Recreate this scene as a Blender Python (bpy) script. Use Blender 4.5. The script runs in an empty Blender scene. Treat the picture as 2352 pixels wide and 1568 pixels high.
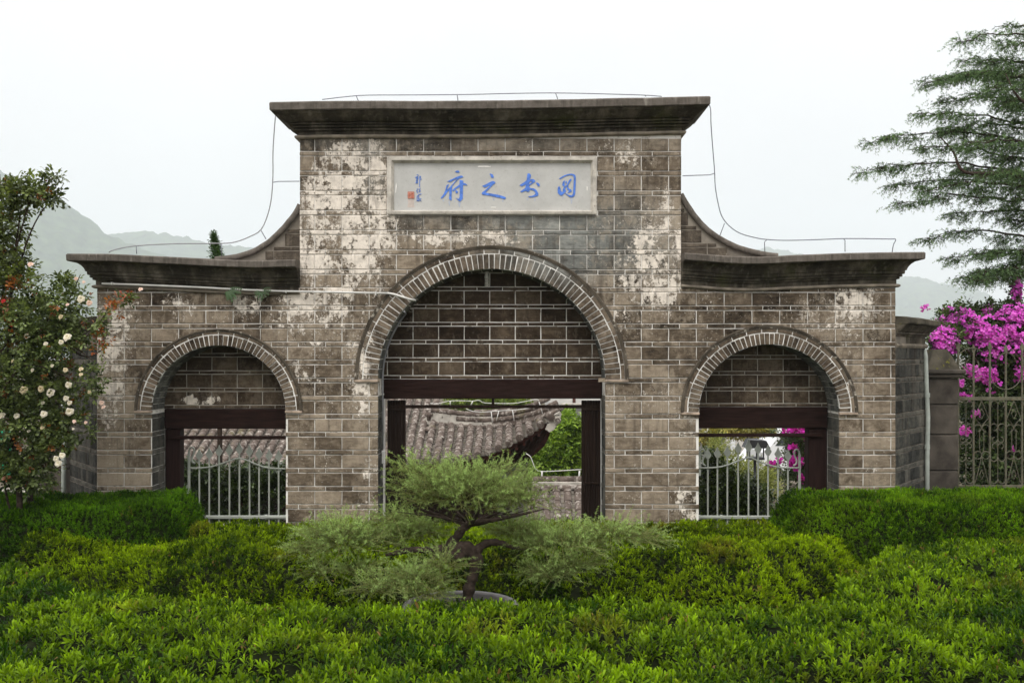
import bpy, math, random
import numpy as np
from math import radians, sin, cos, pi, sqrt

random.seed(11)
rng = np.random.default_rng(11)
sc = bpy.context.scene
COL = sc.collection

# ------------------------------------------------------------------ camera, sky, sun, exposure
F, D, ZC, HZ, CX = 2286.7, 12.706, 3.01, 815.0, 1176.0     # focal length and layout in photograph units
cam = bpy.data.cameras.new('camera')
cam.lens = 35.0
cam.sensor_width = 36.0
cam.shift_y = (HZ - 784.0) / 2352.0
cam.clip_start = 0.05
cam.clip_end = 9000.0
camo = bpy.data.objects.new('camera', cam)
camo.location = (0, -D, ZC)
camo.rotation_euler = (radians(90), 0, 0)
COL.objects.link(camo)
sc.camera = camo

SUN_ELEV, SUN_ROT = radians(55), radians(160)
world = bpy.data.worlds.new('World')
sc.world = world
world.use_nodes = True
wn, wl = world.node_tree.nodes, world.node_tree.links
wn.clear()
w_out = wn.new('ShaderNodeOutputWorld')
w_bg = wn.new('ShaderNodeBackground')
w_bg.inputs['Strength'].default_value = 0.1
w_sky = wn.new('ShaderNodeTexSky')
w_sky.sky_type = 'NISHITA'
w_sky.sun_disc = False
w_sky.sun_elevation = SUN_ELEV
w_sky.sun_rotation = SUN_ROT
w_tc = wn.new('ShaderNodeTexCoord')
w_sep = wn.new('ShaderNodeSeparateXYZ')
w_sq = wn.new('ShaderNodeMath'); w_sq.operation = 'POWER'; w_sq.use_clamp = True
w_sq.inputs[1].default_value = 1.8
w_mr = wn.new('ShaderNodeMapRange')            # overcast dome: zenith brighter than the horizon
w_mr.inputs['From Min'].default_value = 0.0
w_mr.inputs['From Max'].default_value = 1.0
w_mr.inputs['To Min'].default_value = 6.7
w_mr.inputs['To Max'].default_value = 19.0
w_cl = wn.new('ShaderNodeVectorMath'); w_cl.operation = 'SCALE'
w_cl.inputs[0].default_value = (1.01, 1.0, .985)
w_mix = wn.new('ShaderNodeMix'); w_mix.data_type = 'RGBA'
w_mix.inputs['Factor'].default_value = 0.94
wl.new(w_tc.outputs['Generated'], w_sep.inputs[0])
wl.new(w_sep.outputs['Z'], w_sq.inputs[0])
wl.new(w_sq.outputs[0], w_mr.inputs['Value'])
w_nz = wn.new('ShaderNodeTexNoise')            # faint cloud tone
w_nz.inputs['Scale'].default_value = 2.6
w_nz.inputs['Detail'].default_value = 5.0
w_nr = wn.new('ShaderNodeMapRange')
w_nr.inputs['From Min'].default_value = .3
w_nr.inputs['From Max'].default_value = .7
w_nr.inputs['To Min'].default_value = .93
w_nr.inputs['To Max'].default_value = 1.05
w_nm = wn.new('ShaderNodeMath'); w_nm.operation = 'MULTIPLY'
wl.new(w_tc.outputs['Generated'], w_nz.inputs['Vector'])
wl.new(w_nz.outputs['Fac'], w_nr.inputs['Value'])
wl.new(w_mr.outputs['Result'], w_nm.inputs[0])
wl.new(w_nr.outputs['Result'], w_nm.inputs[1])
wl.new(w_nm.outputs[0], w_cl.inputs['Scale'])
wl.new(w_sky.outputs['Color'], w_mix.inputs['A'])
wl.new(w_cl.outputs['Vector'], w_mix.inputs['B'])
wl.new(w_mix.outputs['Result'], w_bg.inputs['Color'])
wl.new(w_bg.outputs['Background'], w_out.inputs['Surface'])

sun = bpy.data.lights.new('sun', 'SUN')
sun.energy = 1.5
sun.angle = radians(35)
sun.color = (1.0, 0.96, 0.9)
suno = bpy.data.objects.new('sun', sun)
suno.location = (0, -20, 30)
suno.rotation_euler = (radians(90) - SUN_ELEV, 0, radians(-20))
COL.objects.link(suno)

vs = sc.view_settings
vs.view_transform = 'Standard'
try:
    vs.look = 'None'
except Exception:
    pass
vs.exposure = 0.48
vs.gamma = 1.0
vs.use_curve_mapping = False
sc.cycles.max_bounces = 8
sc.cycles.diffuse_bounces = 3
sc.cycles.glossy_bounces = 2
sc.cycles.transmission_bounces = 3
sc.cycles.transparent_max_bounces = 6
sc.cycles.volume_bounces = 2
sc.cycles.use_denoising = True


# ------------------------------------------------------------------ helpers
def W(px, py, y=0.0):
    """photograph point (2352 px wide) at depth y behind the facade plane -> world point"""
    d = D + y
    return ((px - CX) * d / F, y, ZC + (HZ - py) * d / F)


def WX(px, y=0.0):
    return (px - CX) * (D + y) / F


def WZ(py, y=0.0):
    return ZC + (HZ - py) * (D + y) / F


ORG = {}


def org(o):
    return ORG.get(o.name, np.zeros(3)) if o is not None else np.zeros(3)


def tag(o, label=None, cat=None, group=None, kind=None):
    if label: o['label'] = label
    if cat: o['category'] = cat
    if group: o['group'] = group
    if kind: o['kind'] = kind
    return o


def thing(name, label, cat, loc, group=None):
    o = bpy.data.objects.new(name, None)
    o.empty_display_size = 0.2
    o.location = loc
    COL.objects.link(o)
    ORG[o.name] = np.array(loc, dtype=float)
    return tag(o, label, cat, group)


class MB:
    def __init__(s):
        s.v, s.f, s.c = [], [], []

    def add(s, verts, faces, col=None):
        o = len(s.v)
        s.v.extend(verts)
        s.f.extend([tuple(i + o for i in f) for f in faces])
        if col is not None:
            if isinstance(col, tuple):
                s.c.extend([col] * len(verts))
            else:
                s.c.extend(col)
        return s

    def box(s, x0, x1, y0, y1, z0, z1, col=None):
        v = [(x0, y0, z0), (x1, y0, z0), (x1, y1, z0), (x0, y1, z0), (x0, y0, z1), (x1, y0, z1), (x1, y1, z1), (x0, y1, z1)]
        f = [(0, 3, 2, 1), (4, 5, 6, 7), (0, 1, 5, 4), (1, 2, 6, 5), (2, 3, 7, 6), (3, 0, 4, 7)]
        return s.add(v, f, col)

    def bbox(s, x0, x1, y0, y1, z0, z1, b=0.008, col=None):
        """box with chamfered vertical and horizontal edges"""
        b = min(b, (x1 - x0) * .4, (y1 - y0) * .4, (z1 - z0) * .4)
        v, f = [], []
        for z, k in ((z0, b), (z0 + b, 0), (z1 - b, 0), (z1, b)):
            xs = [(x0 + b, y0 + k), (x1 - b, y0 + k), (x1 - k, y0 + b), (x1 - k, y1 - b), (x1 - b, y1 - k), (x0 + b, y1 - k), (x0 + k, y1 - b), (x0 + k, y0 + b)]
            v += [(x, y, z) for x, y in xs]
        for r in range(3):
            for i in range(8):
                j = (i + 1) % 8
                f.append((r * 8 + i, r * 8 + j, (r + 1) * 8 + j, (r + 1) * 8 + i))
        f.append(tuple(range(7, -1, -1)))
        f.append(tuple(range(24, 32)))
        return s.add(v, f, col)

    def tube(s, pts, r, n=6, col=None, cap=True):
        pts = [np.array(p, dtype=float) for p in pts]
        m = len(pts)
        rs = list(r) if hasattr(r, '__len__') else [r] * m
        T = []
        for i in range(m):
            t = pts[min(i + 1, m - 1)] - pts[max(i - 1, 0)]
            T.append(t / (np.linalg.norm(t) + 1e-9))
        a = np.array((0, 0, 1.0)) if abs(T[0][2]) < 0.9 else np.array((1.0, 0, 0))
        u = np.cross(T[0], a); u /= np.linalg.norm(u)
        v = []
        for i in range(m):
            u = u - T[i] * np.dot(u, T[i]); u /= (np.linalg.norm(u) + 1e-9)
            w = np.cross(T[i], u)
            for k in range(n):
                a = 2 * pi * k / n
                p = pts[i] + (u * cos(a) + w * sin(a)) * rs[i]
                v.append(tuple(p))
        f = []
        for i in range(m - 1):
            for k in range(n):
                k2 = (k + 1) % n
                f.append((i * n + k, i * n + k2, (i + 1) * n + k2, (i + 1) * n + k))
        if cap:
            f.append(tuple(range(n - 1, -1, -1)))
            f.append(tuple((m - 1) * n + k for k in range(n)))
        return s.add(v, f, col)

    def lathe(s, c, prof, n=20, col=None, sx=1.0, sy=1.0):
        v, f = [], []
        for r, z in prof:
            for k in range(n):
                a = 2 * pi * k / n
                v.append((c[0] + r * cos(a) * sx, c[1] + r * sin(a) * sy, c[2] + z))
        for i in range(len(prof) - 1):
            for k in range(n):
                k2 = (k + 1) % n
                f.append((i * n + k, i * n + k2, (i + 1) * n + k2, (i + 1) * n + k))
        return s.add(v, f, col)

    def prism(s, poly, y0, y1, col=None):
        """polygon of (x, z) extruded from y0 (front) to y1"""
        n = len(poly)
        ar = sum(poly[i][0] * poly[(i + 1) % n][1] - poly[(i + 1) % n][0] * poly[i][1] for i in range(n))
        if ar < 0: poly = poly[::-1]
        v = [(x, y0, z) for x, z in poly] + [(x, y1, z) for x, z in poly]
        f = [tuple(range(n)), tuple(range(2 * n - 1, n - 1, -1))]
        f += [(i, i + n, (i + 1) % n + n, (i + 1) % n) for i in range(n)]
        return s.add(v, f, col)

    def build(s, name, mat, parent=None, smooth=False, origin=None, label=None, kind=None):
        V = np.array(s.v, dtype=np.float64)
        if origin is None:
            if parent is not None:
                origin = V.mean(axis=0)
            else:
                origin = np.array(((V[:, 0].min() + V[:, 0].max()) / 2, (V[:, 1].min() + V[:, 1].max()) / 2, V[:, 2].min()))
        origin = np.array(origin, dtype=float)
        me = bpy.data.meshes.new(name)
        me.from_pydata((V - origin).tolist(), [], s.f)
        if s.c and len(s.c) == len(s.v):
            at = me.color_attributes.new('Col', 'FLOAT_COLOR', 'POINT')
            c = np.ones((len(s.c), 4), dtype=np.float32)
            c[:, :3] = np.array(s.c, dtype=np.float32)
            at.data.foreach_set('color', c.ravel())
        if smooth:
            me.polygons.foreach_set('use_smooth', [True] * len(me.polygons))
        me.materials.append(mat)
        me.update()
        return link(name, me, parent, origin, label, kind)


def link(name, me, parent, origin, label=None, kind=None):
    o = bpy.data.objects.new(name, me)
    COL.objects.link(o)
    origin = np.array(origin, dtype=float)
    if parent is not None:
        o.parent = parent
        o.location = tuple(origin - org(parent))
    else:
        o.location = tuple(origin)
    ORG[o.name] = origin
    if label: o['label'] = label
    if kind: o['kind'] = kind
    return o


def tri_mesh(name, V, T, mat, parent=None, col=None, smooth=False, origin=None, kind=None, label=None):
    """big triangle mesh from numpy arrays"""
    V = np.asarray(V, dtype=np.float64); T = np.asarray(T, dtype=np.int32)
    if origin is None:
        origin = V.mean(axis=0) if parent is not None else np.array((V[:, 0].mean(), V[:, 1].mean(), V[:, 2].min()))
    me = bpy.data.meshes.new(name)
    me.vertices.add(len(V))
    me.vertices.foreach_set('co', (V - origin).astype(np.float32).ravel())
    me.loops.add(len(T) * 3)
    me.loops.foreach_set('vertex_index', T.ravel())
    me.polygons.add(len(T))
    me.polygons.foreach_set('loop_start', np.arange(0, len(T) * 3, 3, dtype=np.int32))
    if smooth:
        me.polygons.foreach_set('use_smooth', np.ones(len(T), dtype=bool))
    me.update(calc_edges=True)
    me.validate()
    if col is not None:
        at = me.color_attributes.new('Col', 'FLOAT_COLOR', 'POINT')
        c = np.ones((len(V), 4), dtype=np.float32)
        c[:, :3] = col
        at.data.foreach_set('color', c.ravel())
    me.materials.append(mat)
    return link(name, me, parent, origin, label, kind)


def _hash(ix, iy, s):
    n = (ix.astype(np.int64) * 374761393 + iy.astype(np.int64) * 668265263 + s * 1442695041) & 0x7fffffff
    n = ((n ^ (n >> 13)) * 1274126177) & 0x7fffffff
    n = n ^ (n >> 16)
    return (n & 0xffff) / 65535.0


def vnoise(x, y, s=0):
    x = np.asarray(x, dtype=float); y = np.asarray(y, dtype=float)
    ix, iy = np.floor(x), np.floor(y)
    fx, fy = x - ix, y - iy
    fx = fx * fx * (3 - 2 * fx); fy = fy * fy * (3 - 2 * fy)
    a, b = _hash(ix, iy, s), _hash(ix + 1, iy, s)
    c, d = _hash(ix, iy + 1, s), _hash(ix + 1, iy + 1, s)
    return (a * (1 - fx) + b * fx) * (1 - fy) + (c * (1 - fx) + d * fx) * fy


def fbm(x, y, s=0, o=4):
    t, a, n = 0, 0.5, 0
    x = np.asarray(x, dtype=float); y = np.asarray(y, dtype=float)
    for k in range(o):
        t = t + a * vnoise(x, y, s + k * 7); n += a
        x = x * 2.03 + 5.1; y = y * 2.03 + 1.7; a *= .5
    return t / n


def unit(a):
    return a / (np.linalg.norm(a, axis=-1, keepdims=True) + 1e-9)


def sstep(a, b, x):
    t = np.clip((x - a) / (b - a), 0, 1)
    return t * t * (3 - 2 * t)


# ------------------------------------------------------------------ materials
class NT:
    def __init__(s, name):
        s.m = bpy.data.materials.new(name)
        s.m.use_nodes = True
        s.t = s.m.node_tree
        s.t.nodes.clear()
        s.out = s.t.nodes.new('ShaderNodeOutputMaterial')

    def n(s, typ, props=None, **inp):
        nd = s.t.nodes.new(typ)
        for k, v in (props or {}).items():
            setattr(nd, k, v)
        for k, v in inp.items():
            k = k.replace('_', ' ')
            if k.isdigit(): k = int(k)
            s.set(nd.inputs[k], v)
        return nd

    def set(s, sock, v):
        if isinstance(v, bpy.types.NodeSocket):
            s.t.links.new(v, sock)
        elif isinstance(v, tuple) and len(v) == 3 and sock.type == 'RGBA':
            sock.default_value = (*v, 1)
        else:
            sock.default_value = v

    def pos(s, scale=(1, 1, 1)):
        g = s.n('ShaderNodeNewGeometry')
        mp = s.n('ShaderNodeMapping', Vector=g.outputs['Position'], Scale=scale)
        return mp.outputs[0]

    def noise(s, vec, scale, detail=4, rough=.55, dist=0.0):
        nd = s.n('ShaderNodeTexNoise', Vector=vec, Scale=scale, Detail=detail, Roughness=rough, Distortion=dist)
        return nd.outputs['Fac']

    def ramp(s, fac, stops, interp='LINEAR'):
        nd = s.n('ShaderNodeValToRGB', Fac=fac)
        cr = nd.color_ramp
        cr.interpolation = interp
        while len(cr.elements) < len(stops): cr.elements.new(0.5)
        for e, (p, c) in zip(cr.elements, stops):
            e.position = p
            e.color = (*c, 1) if isinstance(c, tuple) else (c, c, c, 1)
        return nd.outputs['Color']

    def math(s, op, a, b=0.0, clamp=False):
        nd = s.n('ShaderNodeMath', {'operation': op, 'use_clamp': clamp})
        s.set(nd.inputs[0], a); s.set(nd.inputs[1], b)
        return nd.outputs[0]

    def mix(s, fac, a, b, mode='MIX'):
        nd = s.n('ShaderNodeMix', {'data_type': 'RGBA', 'blend_type': mode})
        s.set(nd.inputs['Factor'], fac); s.set(nd.inputs['A'], a); s.set(nd.inputs['B'], b)
        return nd.outputs['Result']

    def attr(s):
        a = s.n('ShaderNodeAttribute', {'attribute_name': 'Col'})
        sp = s.n('ShaderNodeSeparateColor', Color=a.outputs['Color'])
        return a.outputs['Color'], sp.outputs[0], sp.outputs[1], sp.outputs[2]

    def bump(s, h, strength=.3, dist=.01):
        return s.n('ShaderNodeBump', Height=h, Strength=strength, Distance=dist).outputs[0]

    def pbr(s, color, rough=.85, bump=None, spec=.3, metal=0.0):
        b = s.n('ShaderNodeBsdfPrincipled')
        s.set(b.inputs['Base Color'], color); s.set(b.inputs['Roughness'], rough)
        b.inputs['Specular IOR Level'].default_value = spec
        b.inputs['Metallic'].default_value = metal
        if bump is not None: s.set(b.inputs['Normal'], bump)
        s.t.links.new(b.outputs[0], s.out.inputs['Surface'])
        return s.m


def simple(name, c, rough=.7, var=.25, scale=8, bump=.15, spec=.3, metal=0.0, rust=None, rust_at=.62):
    t = NT(name)
    p = t.pos()
    n1 = t.noise(p, scale, 5)
    c0 = tuple(x * (1 - var) for x in c); c1 = tuple(min(1, x * (1 + var)) for x in c)
    col = t.ramp(n1, [(.3, c0), (.7, c1)])
    if rust:
        r = t.ramp(t.noise(p, scale * 3, 6, .65), [(rust_at, 0.0), (rust_at + .08, 1.0)])
        col = t.mix(r, col, rust)
    return t.pbr(col, rough, t.bump(t.noise(p, scale * 6, 5), bump, .01), spec, metal)


def brick_mat(name, dark, mid, light, wash_col=(.80, .72, .625), wash_bias=0.0, worn=1.0):
    t = NT(name)
    _, r, wash, grey = t.attr()
    p = t.pos()
    n1 = t.noise(p, 5.5, 6, .62, .3)
    n2 = t.noise(t.pos((1, 1, 2.6)), 9, 8, .72)
    n3 = t.noise(p, 1.1, 3, .5)
    v = t.math('ADD', t.math('MULTIPLY', r, .66), t.math('MULTIPLY', t.math('SUBTRACT', n1, .5), .95))
    v = t.math('ADD', v, t.math('MULTIPLY', t.math('SUBTRACT', n2, .5), 1.05))
    v = t.math('ADD', v, t.math('MULTIPLY', t.math('SUBTRACT', n3, .5), .5))
    v = t.math('ADD', v, .18, True)
    col = t.ramp(v, [(.06, dark), (.42, mid), (.95, light)])
    gcol = t.ramp(v, [(.05, (.06, .062, .058)), (.5, (.20, .205, .19)), (1, (.42, .42, .385))])
    col = t.mix(grey, col, gcol)
    # thin worn film of lime, streaked and scratched, over most blocks
    f1 = t.noise(t.pos((1, 1, .6)), 13, 9, .75, .4)
    f2 = t.math('ADD', f1, t.math('MULTIPLY', t.math('SUBTRACT', n3, .5), .5))
    f2 = t.math('ADD', f2, t.math('MULTIPLY', t.math('SUBTRACT', wash, .2), .22))
    film = t.math('MULTIPLY', t.ramp(f2, [(.54, 0.0), (.63, .75), (.80, 1.0)]), .46 * worn)
    col = t.mix(film, col, (.43, .36, .275))
    # thick lime wash left in broken patches
    nw = t.math('ADD', t.math('MULTIPLY', t.noise(p, 3.4, 10, .78, .25), .62), t.math('MULTIPLY', t.noise(t.pos((1, 1, .75)), 10, 9, .75, .5), .50))
    m = t.math('ADD', nw, t.math('MULTIPLY', t.math('SUBTRACT', wash, .66 - wash_bias), .46))
    m = t.math('ADD', m, t.math('MULTIPLY', t.math('SUBTRACT', r, .45), -.10))
    m = t.math('ADD', m, t.math('MULTIPLY', t.math('SUBTRACT', t.noise(p, 26, 7, .78), .5), .32))
    sp = t.math('ADD', t.noise(p, 34, 7, .72), t.math('MULTIPLY', t.math('SUBTRACT', t.noise(t.pos((1.0, 1.0, .7)), 2.2, 4, .6), .5), .42))
    sp = t.math('ADD', sp, t.math('MULTIPLY', t.math('SUBTRACT', wash, .3), .12))
    sp = t.math('MULTIPLY', t.ramp(sp, [(.622, 0.0), (.66, 1.0)]), worn)
    m = t.math('MAXIMUM', t.ramp(m, [(.565, 0.0), (.60, 1.0)]), t.math('MULTIPLY', sp, .65))
    wc = t.ramp(t.noise(p, 11, 8, .7), [(.30, tuple(x * .62 for x in wash_col)), (.58, wash_col)])
    col = t.mix(m, col, wc)
    # dark grime that has run down the face
    gr = t.math('ADD', t.noise(t.pos((6.5, 6.5, .55)), 1.6, 7, .68, .3), t.math('MULTIPLY', t.math('SUBTRACT', t.noise(p, 1.3, 4), .5), .35))
    gr = t.math('MULTIPLY', t.ramp(gr, [(.54, 0.0), (.68, 1.0)]), .55)
    col = t.mix(gr, col, (.045, .034, .025))
    h = t.math('ADD', t.math('MULTIPLY', t.noise(p, 40, 7, .7), .8), t.math('MULTIPLY', m, .5))
    return t.pbr(col, .93, t.bump(h, .7, .014), .12)


def leaf_mat(name, rough=.42, trans=.3, spec=.45, var=.35):
    t = NT(name)
    c, _, _, _ = t.attr()
    n = t.noise(t.pos(), 3.0, 3)
    k = t.ramp(n, [(.3, 1 - var), (.7, 1 + var * .6)])
    col = t.mix(1.0, c, k, 'MULTIPLY')
    b = t.n('ShaderNodeBsdfPrincipled', Base_Color=col, Roughness=rough)
    b.inputs['Specular IOR Level'].default_value = spec
    tr = t.n('ShaderNodeBsdfTranslucent', Color=t.mix(1.0, col, (1.25, 1.25, .7), 'MULTIPLY'))
    mx = t.n('ShaderNodeMixShader', Fac=trans)
    t.t.links.new(b.outputs[0], mx.inputs[1]); t.t.links.new(tr.outputs[0], mx.inputs[2])
    t.t.links.new(mx.outputs[0], t.out.inputs['Surface'])
    return t.m


M_BRICK = brick_mat('gate_brick', (.022, .016, .011), (.108, .082, .057), (.33, .268, .20))
M_VOUSSOIR = brick_mat('arch_brick', (.020, .014, .009), (.078, .058, .040), (.22, .172, .125), worn=.45)
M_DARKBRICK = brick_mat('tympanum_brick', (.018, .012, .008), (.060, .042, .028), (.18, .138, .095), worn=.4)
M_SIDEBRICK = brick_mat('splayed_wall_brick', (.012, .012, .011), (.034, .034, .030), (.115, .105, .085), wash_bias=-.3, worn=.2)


def mortar_mat():
    t = NT('lime_mortar')
    p = t.pos()
    a = t.ramp(t.noise(p, 5, 8, .72), [(.35, (.18, .145, .11)), (.45, (.74, .71, .66)), (.72, (.84, .82, .78))])
    return t.pbr(a, .95, t.bump(t.noise(p, 60, 4), .4, .006), .1)


def mortar_dim():
    t = NT('grey_mortar')
    p = t.pos()
    a = t.ramp(t.noise(p, 6, 6, .65), [(.3, (.14, .12, .10)), (.6, (.26, .23, .19))])
    return t.pbr(a, .95, t.bump(t.noise(p, 60, 4), .4, .006), .1)


M_MORTAR = mortar_mat()
M_MORTAR_DIM = mortar_dim()
M_MORTAR_RING = simple('ring_lime_mortar', (.80, .78, .74), .95, .2, 9, .4, .1)
M_MORTAR_MID = simple('worn_mortar', (.40, .37, .32), .95, .3, 7, .4, .1)


def cornice_mat():
    """weathered stone: black damp algae with pale worn runs"""
    t = NT('weathered_cornice')
    p = t.pos()
    n = t.noise(t.pos((1.3, 1, 1.0)), 2.6, 7, .65)
    col = t.ramp(n, [(.34, (.018, .016, .011)), (.50, (.048, .041, .030)), (.62, (.115, .099, .075)), (.78, (.28, .25, .20))])
    ms = t.ramp(t.noise(p, 3.1, 5), [(.55, 0.0), (.7, .55)])
    col = t.mix(ms, col, (.062, .066, .020))
    st = t.ramp(t.noise(t.pos((9, 9, .8)), 2.0, 4), [(.55, 0.0), (.7, .5)])
    col = t.mix(st, col, (.17, .15, .12))
    return t.pbr(col, .93, t.bump(t.noise(p, 40, 6), .5, .012), .15)


def slab_mat():
    t = NT('coping_stone')
    p = t.pos()
    n = t.noise(p, 9, 7, .65)
    col = t.ramp(n, [(.3, (.075, .064, .054)), (.55, (.135, .117, .10)), (.8, (.20, .175, .15))])
    st = t.ramp(t.noise(t.pos((14, 14, .7)), 1.6, 5), [(.5, 0.0), (.72, .75)])
    col = t.mix(st, col, (.055, .047, .038))
    pale = t.ramp(t.noise(t.pos((6, 6, 1)), 3.3, 5), [(.62, 0.0), (.7, .55)])
    col = t.mix(pale, col, (.30, .275, .24))
    return t.pbr(col, .93, t.bump(t.noise(p, 50, 6), .5, .01), .15)


M_CORNICE = cornice_mat()
M_SLAB = slab_mat()
M_BEAD = simple('bead_stone', (.20, .172, .135), .9, .5, 6, .4, .15)
M_FRAMESTONE = simple('plaque_frame_stone', (.50, .465, .41), .9, .28, 9, .25, .15, rust=(.25, .21, .165), rust_at=.6)


def plaque_mat():
    t = NT('plaque_panel')
    p = t.pos()
    col = t.ramp(t.noise(p, 3.0, 7, .6), [(.3, (.42, .415, .395)), (.7, (.53, .525, .505))])
    d = t.ramp(t.noise(p, 30, 6), [(.60, 0.0), (.70, .35)])
    col = t.mix(d, col, (.3, .28, .25))
    return t.pbr(col, .85, t.bump(t.noise(p, 50, 4), .15, .005), .2)


M_PLAQUE = plaque_mat()
M_BLUE = simple('blue_paint', (.085, .20, .62), .6, .3, 25, .1, .3)
M_RED = simple('red_seal_paint', (.52, .14, .08), .7, .2, 25, .1, .3)
M_PINK = simple('faded_seal_paint', (.62, .33, .26), .7, .2, 25, .1, .3)


def wood_mat(name, c0, c1, sc=(18, 18, 1.2), rough=.6):
    t = NT(name)
    n = t.noise(t.pos(sc), 2.2, 6, .6)
    col = t.ramp(n, [(.3, c0), (.7, c1)])
    return t.pbr(col, rough, t.bump(n, .25, .006), .05)


M_BEAM = wood_mat('dark_painted_beam', (.008, .0042, .0036), (.034, .0175, .0145), (1.5, 18, 18))
M_POST = wood_mat('dark_painted_post', (.012, .0062, .0055), (.030, .016, .014))
M_DOOR = wood_mat('old_door_boards', (.008, .0052, .0042), (.032, .02, .015), (30, 30, .8), .65)
M_IRON = simple('grey_painted_iron', (.36, .38, .335), .55, .12, 14, .15, .4, rust=(.30, .16, .08), rust_at=.68)
M_FENCE = simple('weathered_fence_iron', (.095, .09, .058), .6, .4, 12, .2, .4, rust=(.16, .085, .045), rust_at=.58)
M_PIPE = simple('white_conduit', (.60, .59, .56), .5, .15, 9, .08, .4)
M_PIPEGREY = simple('grey_conduit', (.26, .26, .27), .5, .2, 9, .08, .4)
M_DOWNPIPE = simple('downpipe_paint', (.36, .39, .35), .55, .2, 9, .1, .4)
M_WIRE = simple('conductor_wire', (.16, .17, .20), .5, .2, 9, .05, .4)
M_STONE = simple('pillar_stone', (.068, .058, .048), .92, .5, 4, .5, .15)
M_MOSSTONE = simple('mossy_stone', (.075, .066, .05), .95, .5, 5, .6, .1, rust=(.13, .125, .02), rust_at=.60)
M_BARK = simple('bark', (.050, .036, .028), .92, .5, 22, .9, .12)
M_TWIG = simple('twig_bark', (.075, .052, .038), .9, .35, 22, .4, .12)
M_HCORE = simple('hedge_inside', (.010, .013, .005), .95, .5, 9, .6, .05)
M_HEDGE = leaf_mat('hedge_leaf', .42, .40, .12, .42)
M_HEDGE2 = leaf_mat('small_hedge_leaf', .5, .40, .08, .45)
M_DKLEAF = leaf_mat('dark_shrub_leaf', .30, .18, .55, .3)
M_NEEDLE = leaf_mat('needle', .6, .36, .08, .25)
M_ROSELEAF = leaf_mat('rose_leaf', .42, .3, .4, .3)
M_PETAL = leaf_mat('petal', .6, .35, .2, .08)
M_TREELEAF = leaf_mat('tree_leaf', .5, .3, .3, .3)
# ------------------------------------------------------------------ ground and hills
def ground():
    m = simple('earth', (.10, .085, .06), .95, .4, 2, .5, .1)
    xs = np.concatenate([np.linspace(-4500, -30, 12), np.linspace(-24, 24, 17), np.linspace(30, 4500, 12)])
    ys = np.array([-55, -40, -25, -16, -13, -10, -6, -2, 0, 2, 4, 6, 8, 10, 14, 20, 40, 80, 160, 300, 700, 1800, 4250], dtype=float)
    zs = np.interp(ys, [-55, 2.5, 8, 40, 4250], [0, 0, -1.8, -1.9, -3.2])
    mb = MB()
    v = [(x, y, z + .0) for y, z in zip(ys, zs) for x in xs]
    n = len(xs)
    f = [(j * n + i, j * n + i + 1, (j + 1) * n + i + 1, (j + 1) * n + i) for j in range(len(ys) - 1) for i in range(n - 1)]
    mb.add(v, f)
    tag(mb.build('ground', m, origin=(0, 0, 0)), 'bare earth ground under the hedges', 'ground', kind='structure')


ground()


def hill(name, pts, dist, label, c0, c1, seed):
    """wooded ridge whose crest runs through photograph points at a given distance"""
    t = NT('wooded_slope_%d' % seed)
    p = t.pos()
    n = t.noise(p, .035, 6, .75)
    col = t.ramp(n, [(.34, c0), (.66, c1)])
    mat = t.pbr(col, .95, None, .05)
    px = np.array([a for a, b in pts], float); py = np.array([b for a, b in pts], float)
    X = (px - CX) * dist / F; Z = ZC + (HZ - py) * dist / F
    nx = int((X.max() - X.min()) / 8.0); nt = 76
    x = np.linspace(X.min(), X.max(), nx)
    crest = np.interp(x, X, Z)
    rows = []
    depth = dist * .33
    for q in np.linspace(-.12, 1, nt):
        y = dist - D - q * depth
        if q < 0:
            base = crest * (1 + q * 1.6)
        else:
            base = crest * (1 - q) ** 1.15 - 3.0 * q
        yy = np.full_like(x, y)
        fade = min(1, max(0, 1 - q)) * min(1, 4 * abs(q) + .08)
        lump = (fbm(x / 16, yy / 16, seed, 3) - .5) * 24 + (fbm(x / 170, yy / 170, seed + 3, 3) - .5) * 110 * fade
        rows.append(np.stack([x, yy, base + lump * min(1, (1.02 - q) * 3)], 1))
    V = np.concatenate(rows)
    T = []
    for j in range(nt - 1):
        a = j * nx + np.arange(nx - 1)
        T.append(np.stack([a, a + nx, a + 1], 1)); T.append(np.stack([a + 1, a + nx, a + nx + 1], 1))
    o = tri_mesh(name, V, np.concatenate(T), mat, smooth=True)
    tag(o, label, 'hill', kind='structure')


hill('hill', [(-1400, 520), (-900, 420), (-420, 330), (-200, 345), (0, 395), (60, 415), (100, 432), (160, 470), (200, 500), (240, 532), (300, 562), (380, 590), (470, 625), (600, 690), (760, 800)], 2300,
     'wooded hillside fading into haze at the left edge', (.006, .020, .006), (.085, .13, .045), 3)
hill('hill', [(-100, 560), (120, 545), (262, 537), (320, 536), (354, 533), (400, 537), (440, 548), (480, 560), (560, 568), (640, 575), (760, 590), (1000, 640), (1200, 720), (1300, 800)], 3100,
     'lower pale ridge behind the left wing of the gate', (.006, .020, .006), (.085, .13, .045), 5)
hill('hill', [(1250, 800), (1500, 640), (1690, 590), (1765, 568), (1800, 574), (1900, 598), (2056, 634), (2110, 637), (2150, 650), (2190, 656), (2230, 676), (2300, 712), (2420, 738), (2560, 735), (2800, 700), (3300, 660), (3700, 690)], 3700,
     'faint hazy ridge behind the right wing and bougainvillea', (.006, .020, .006), (.085, .13, .045), 9)

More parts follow.
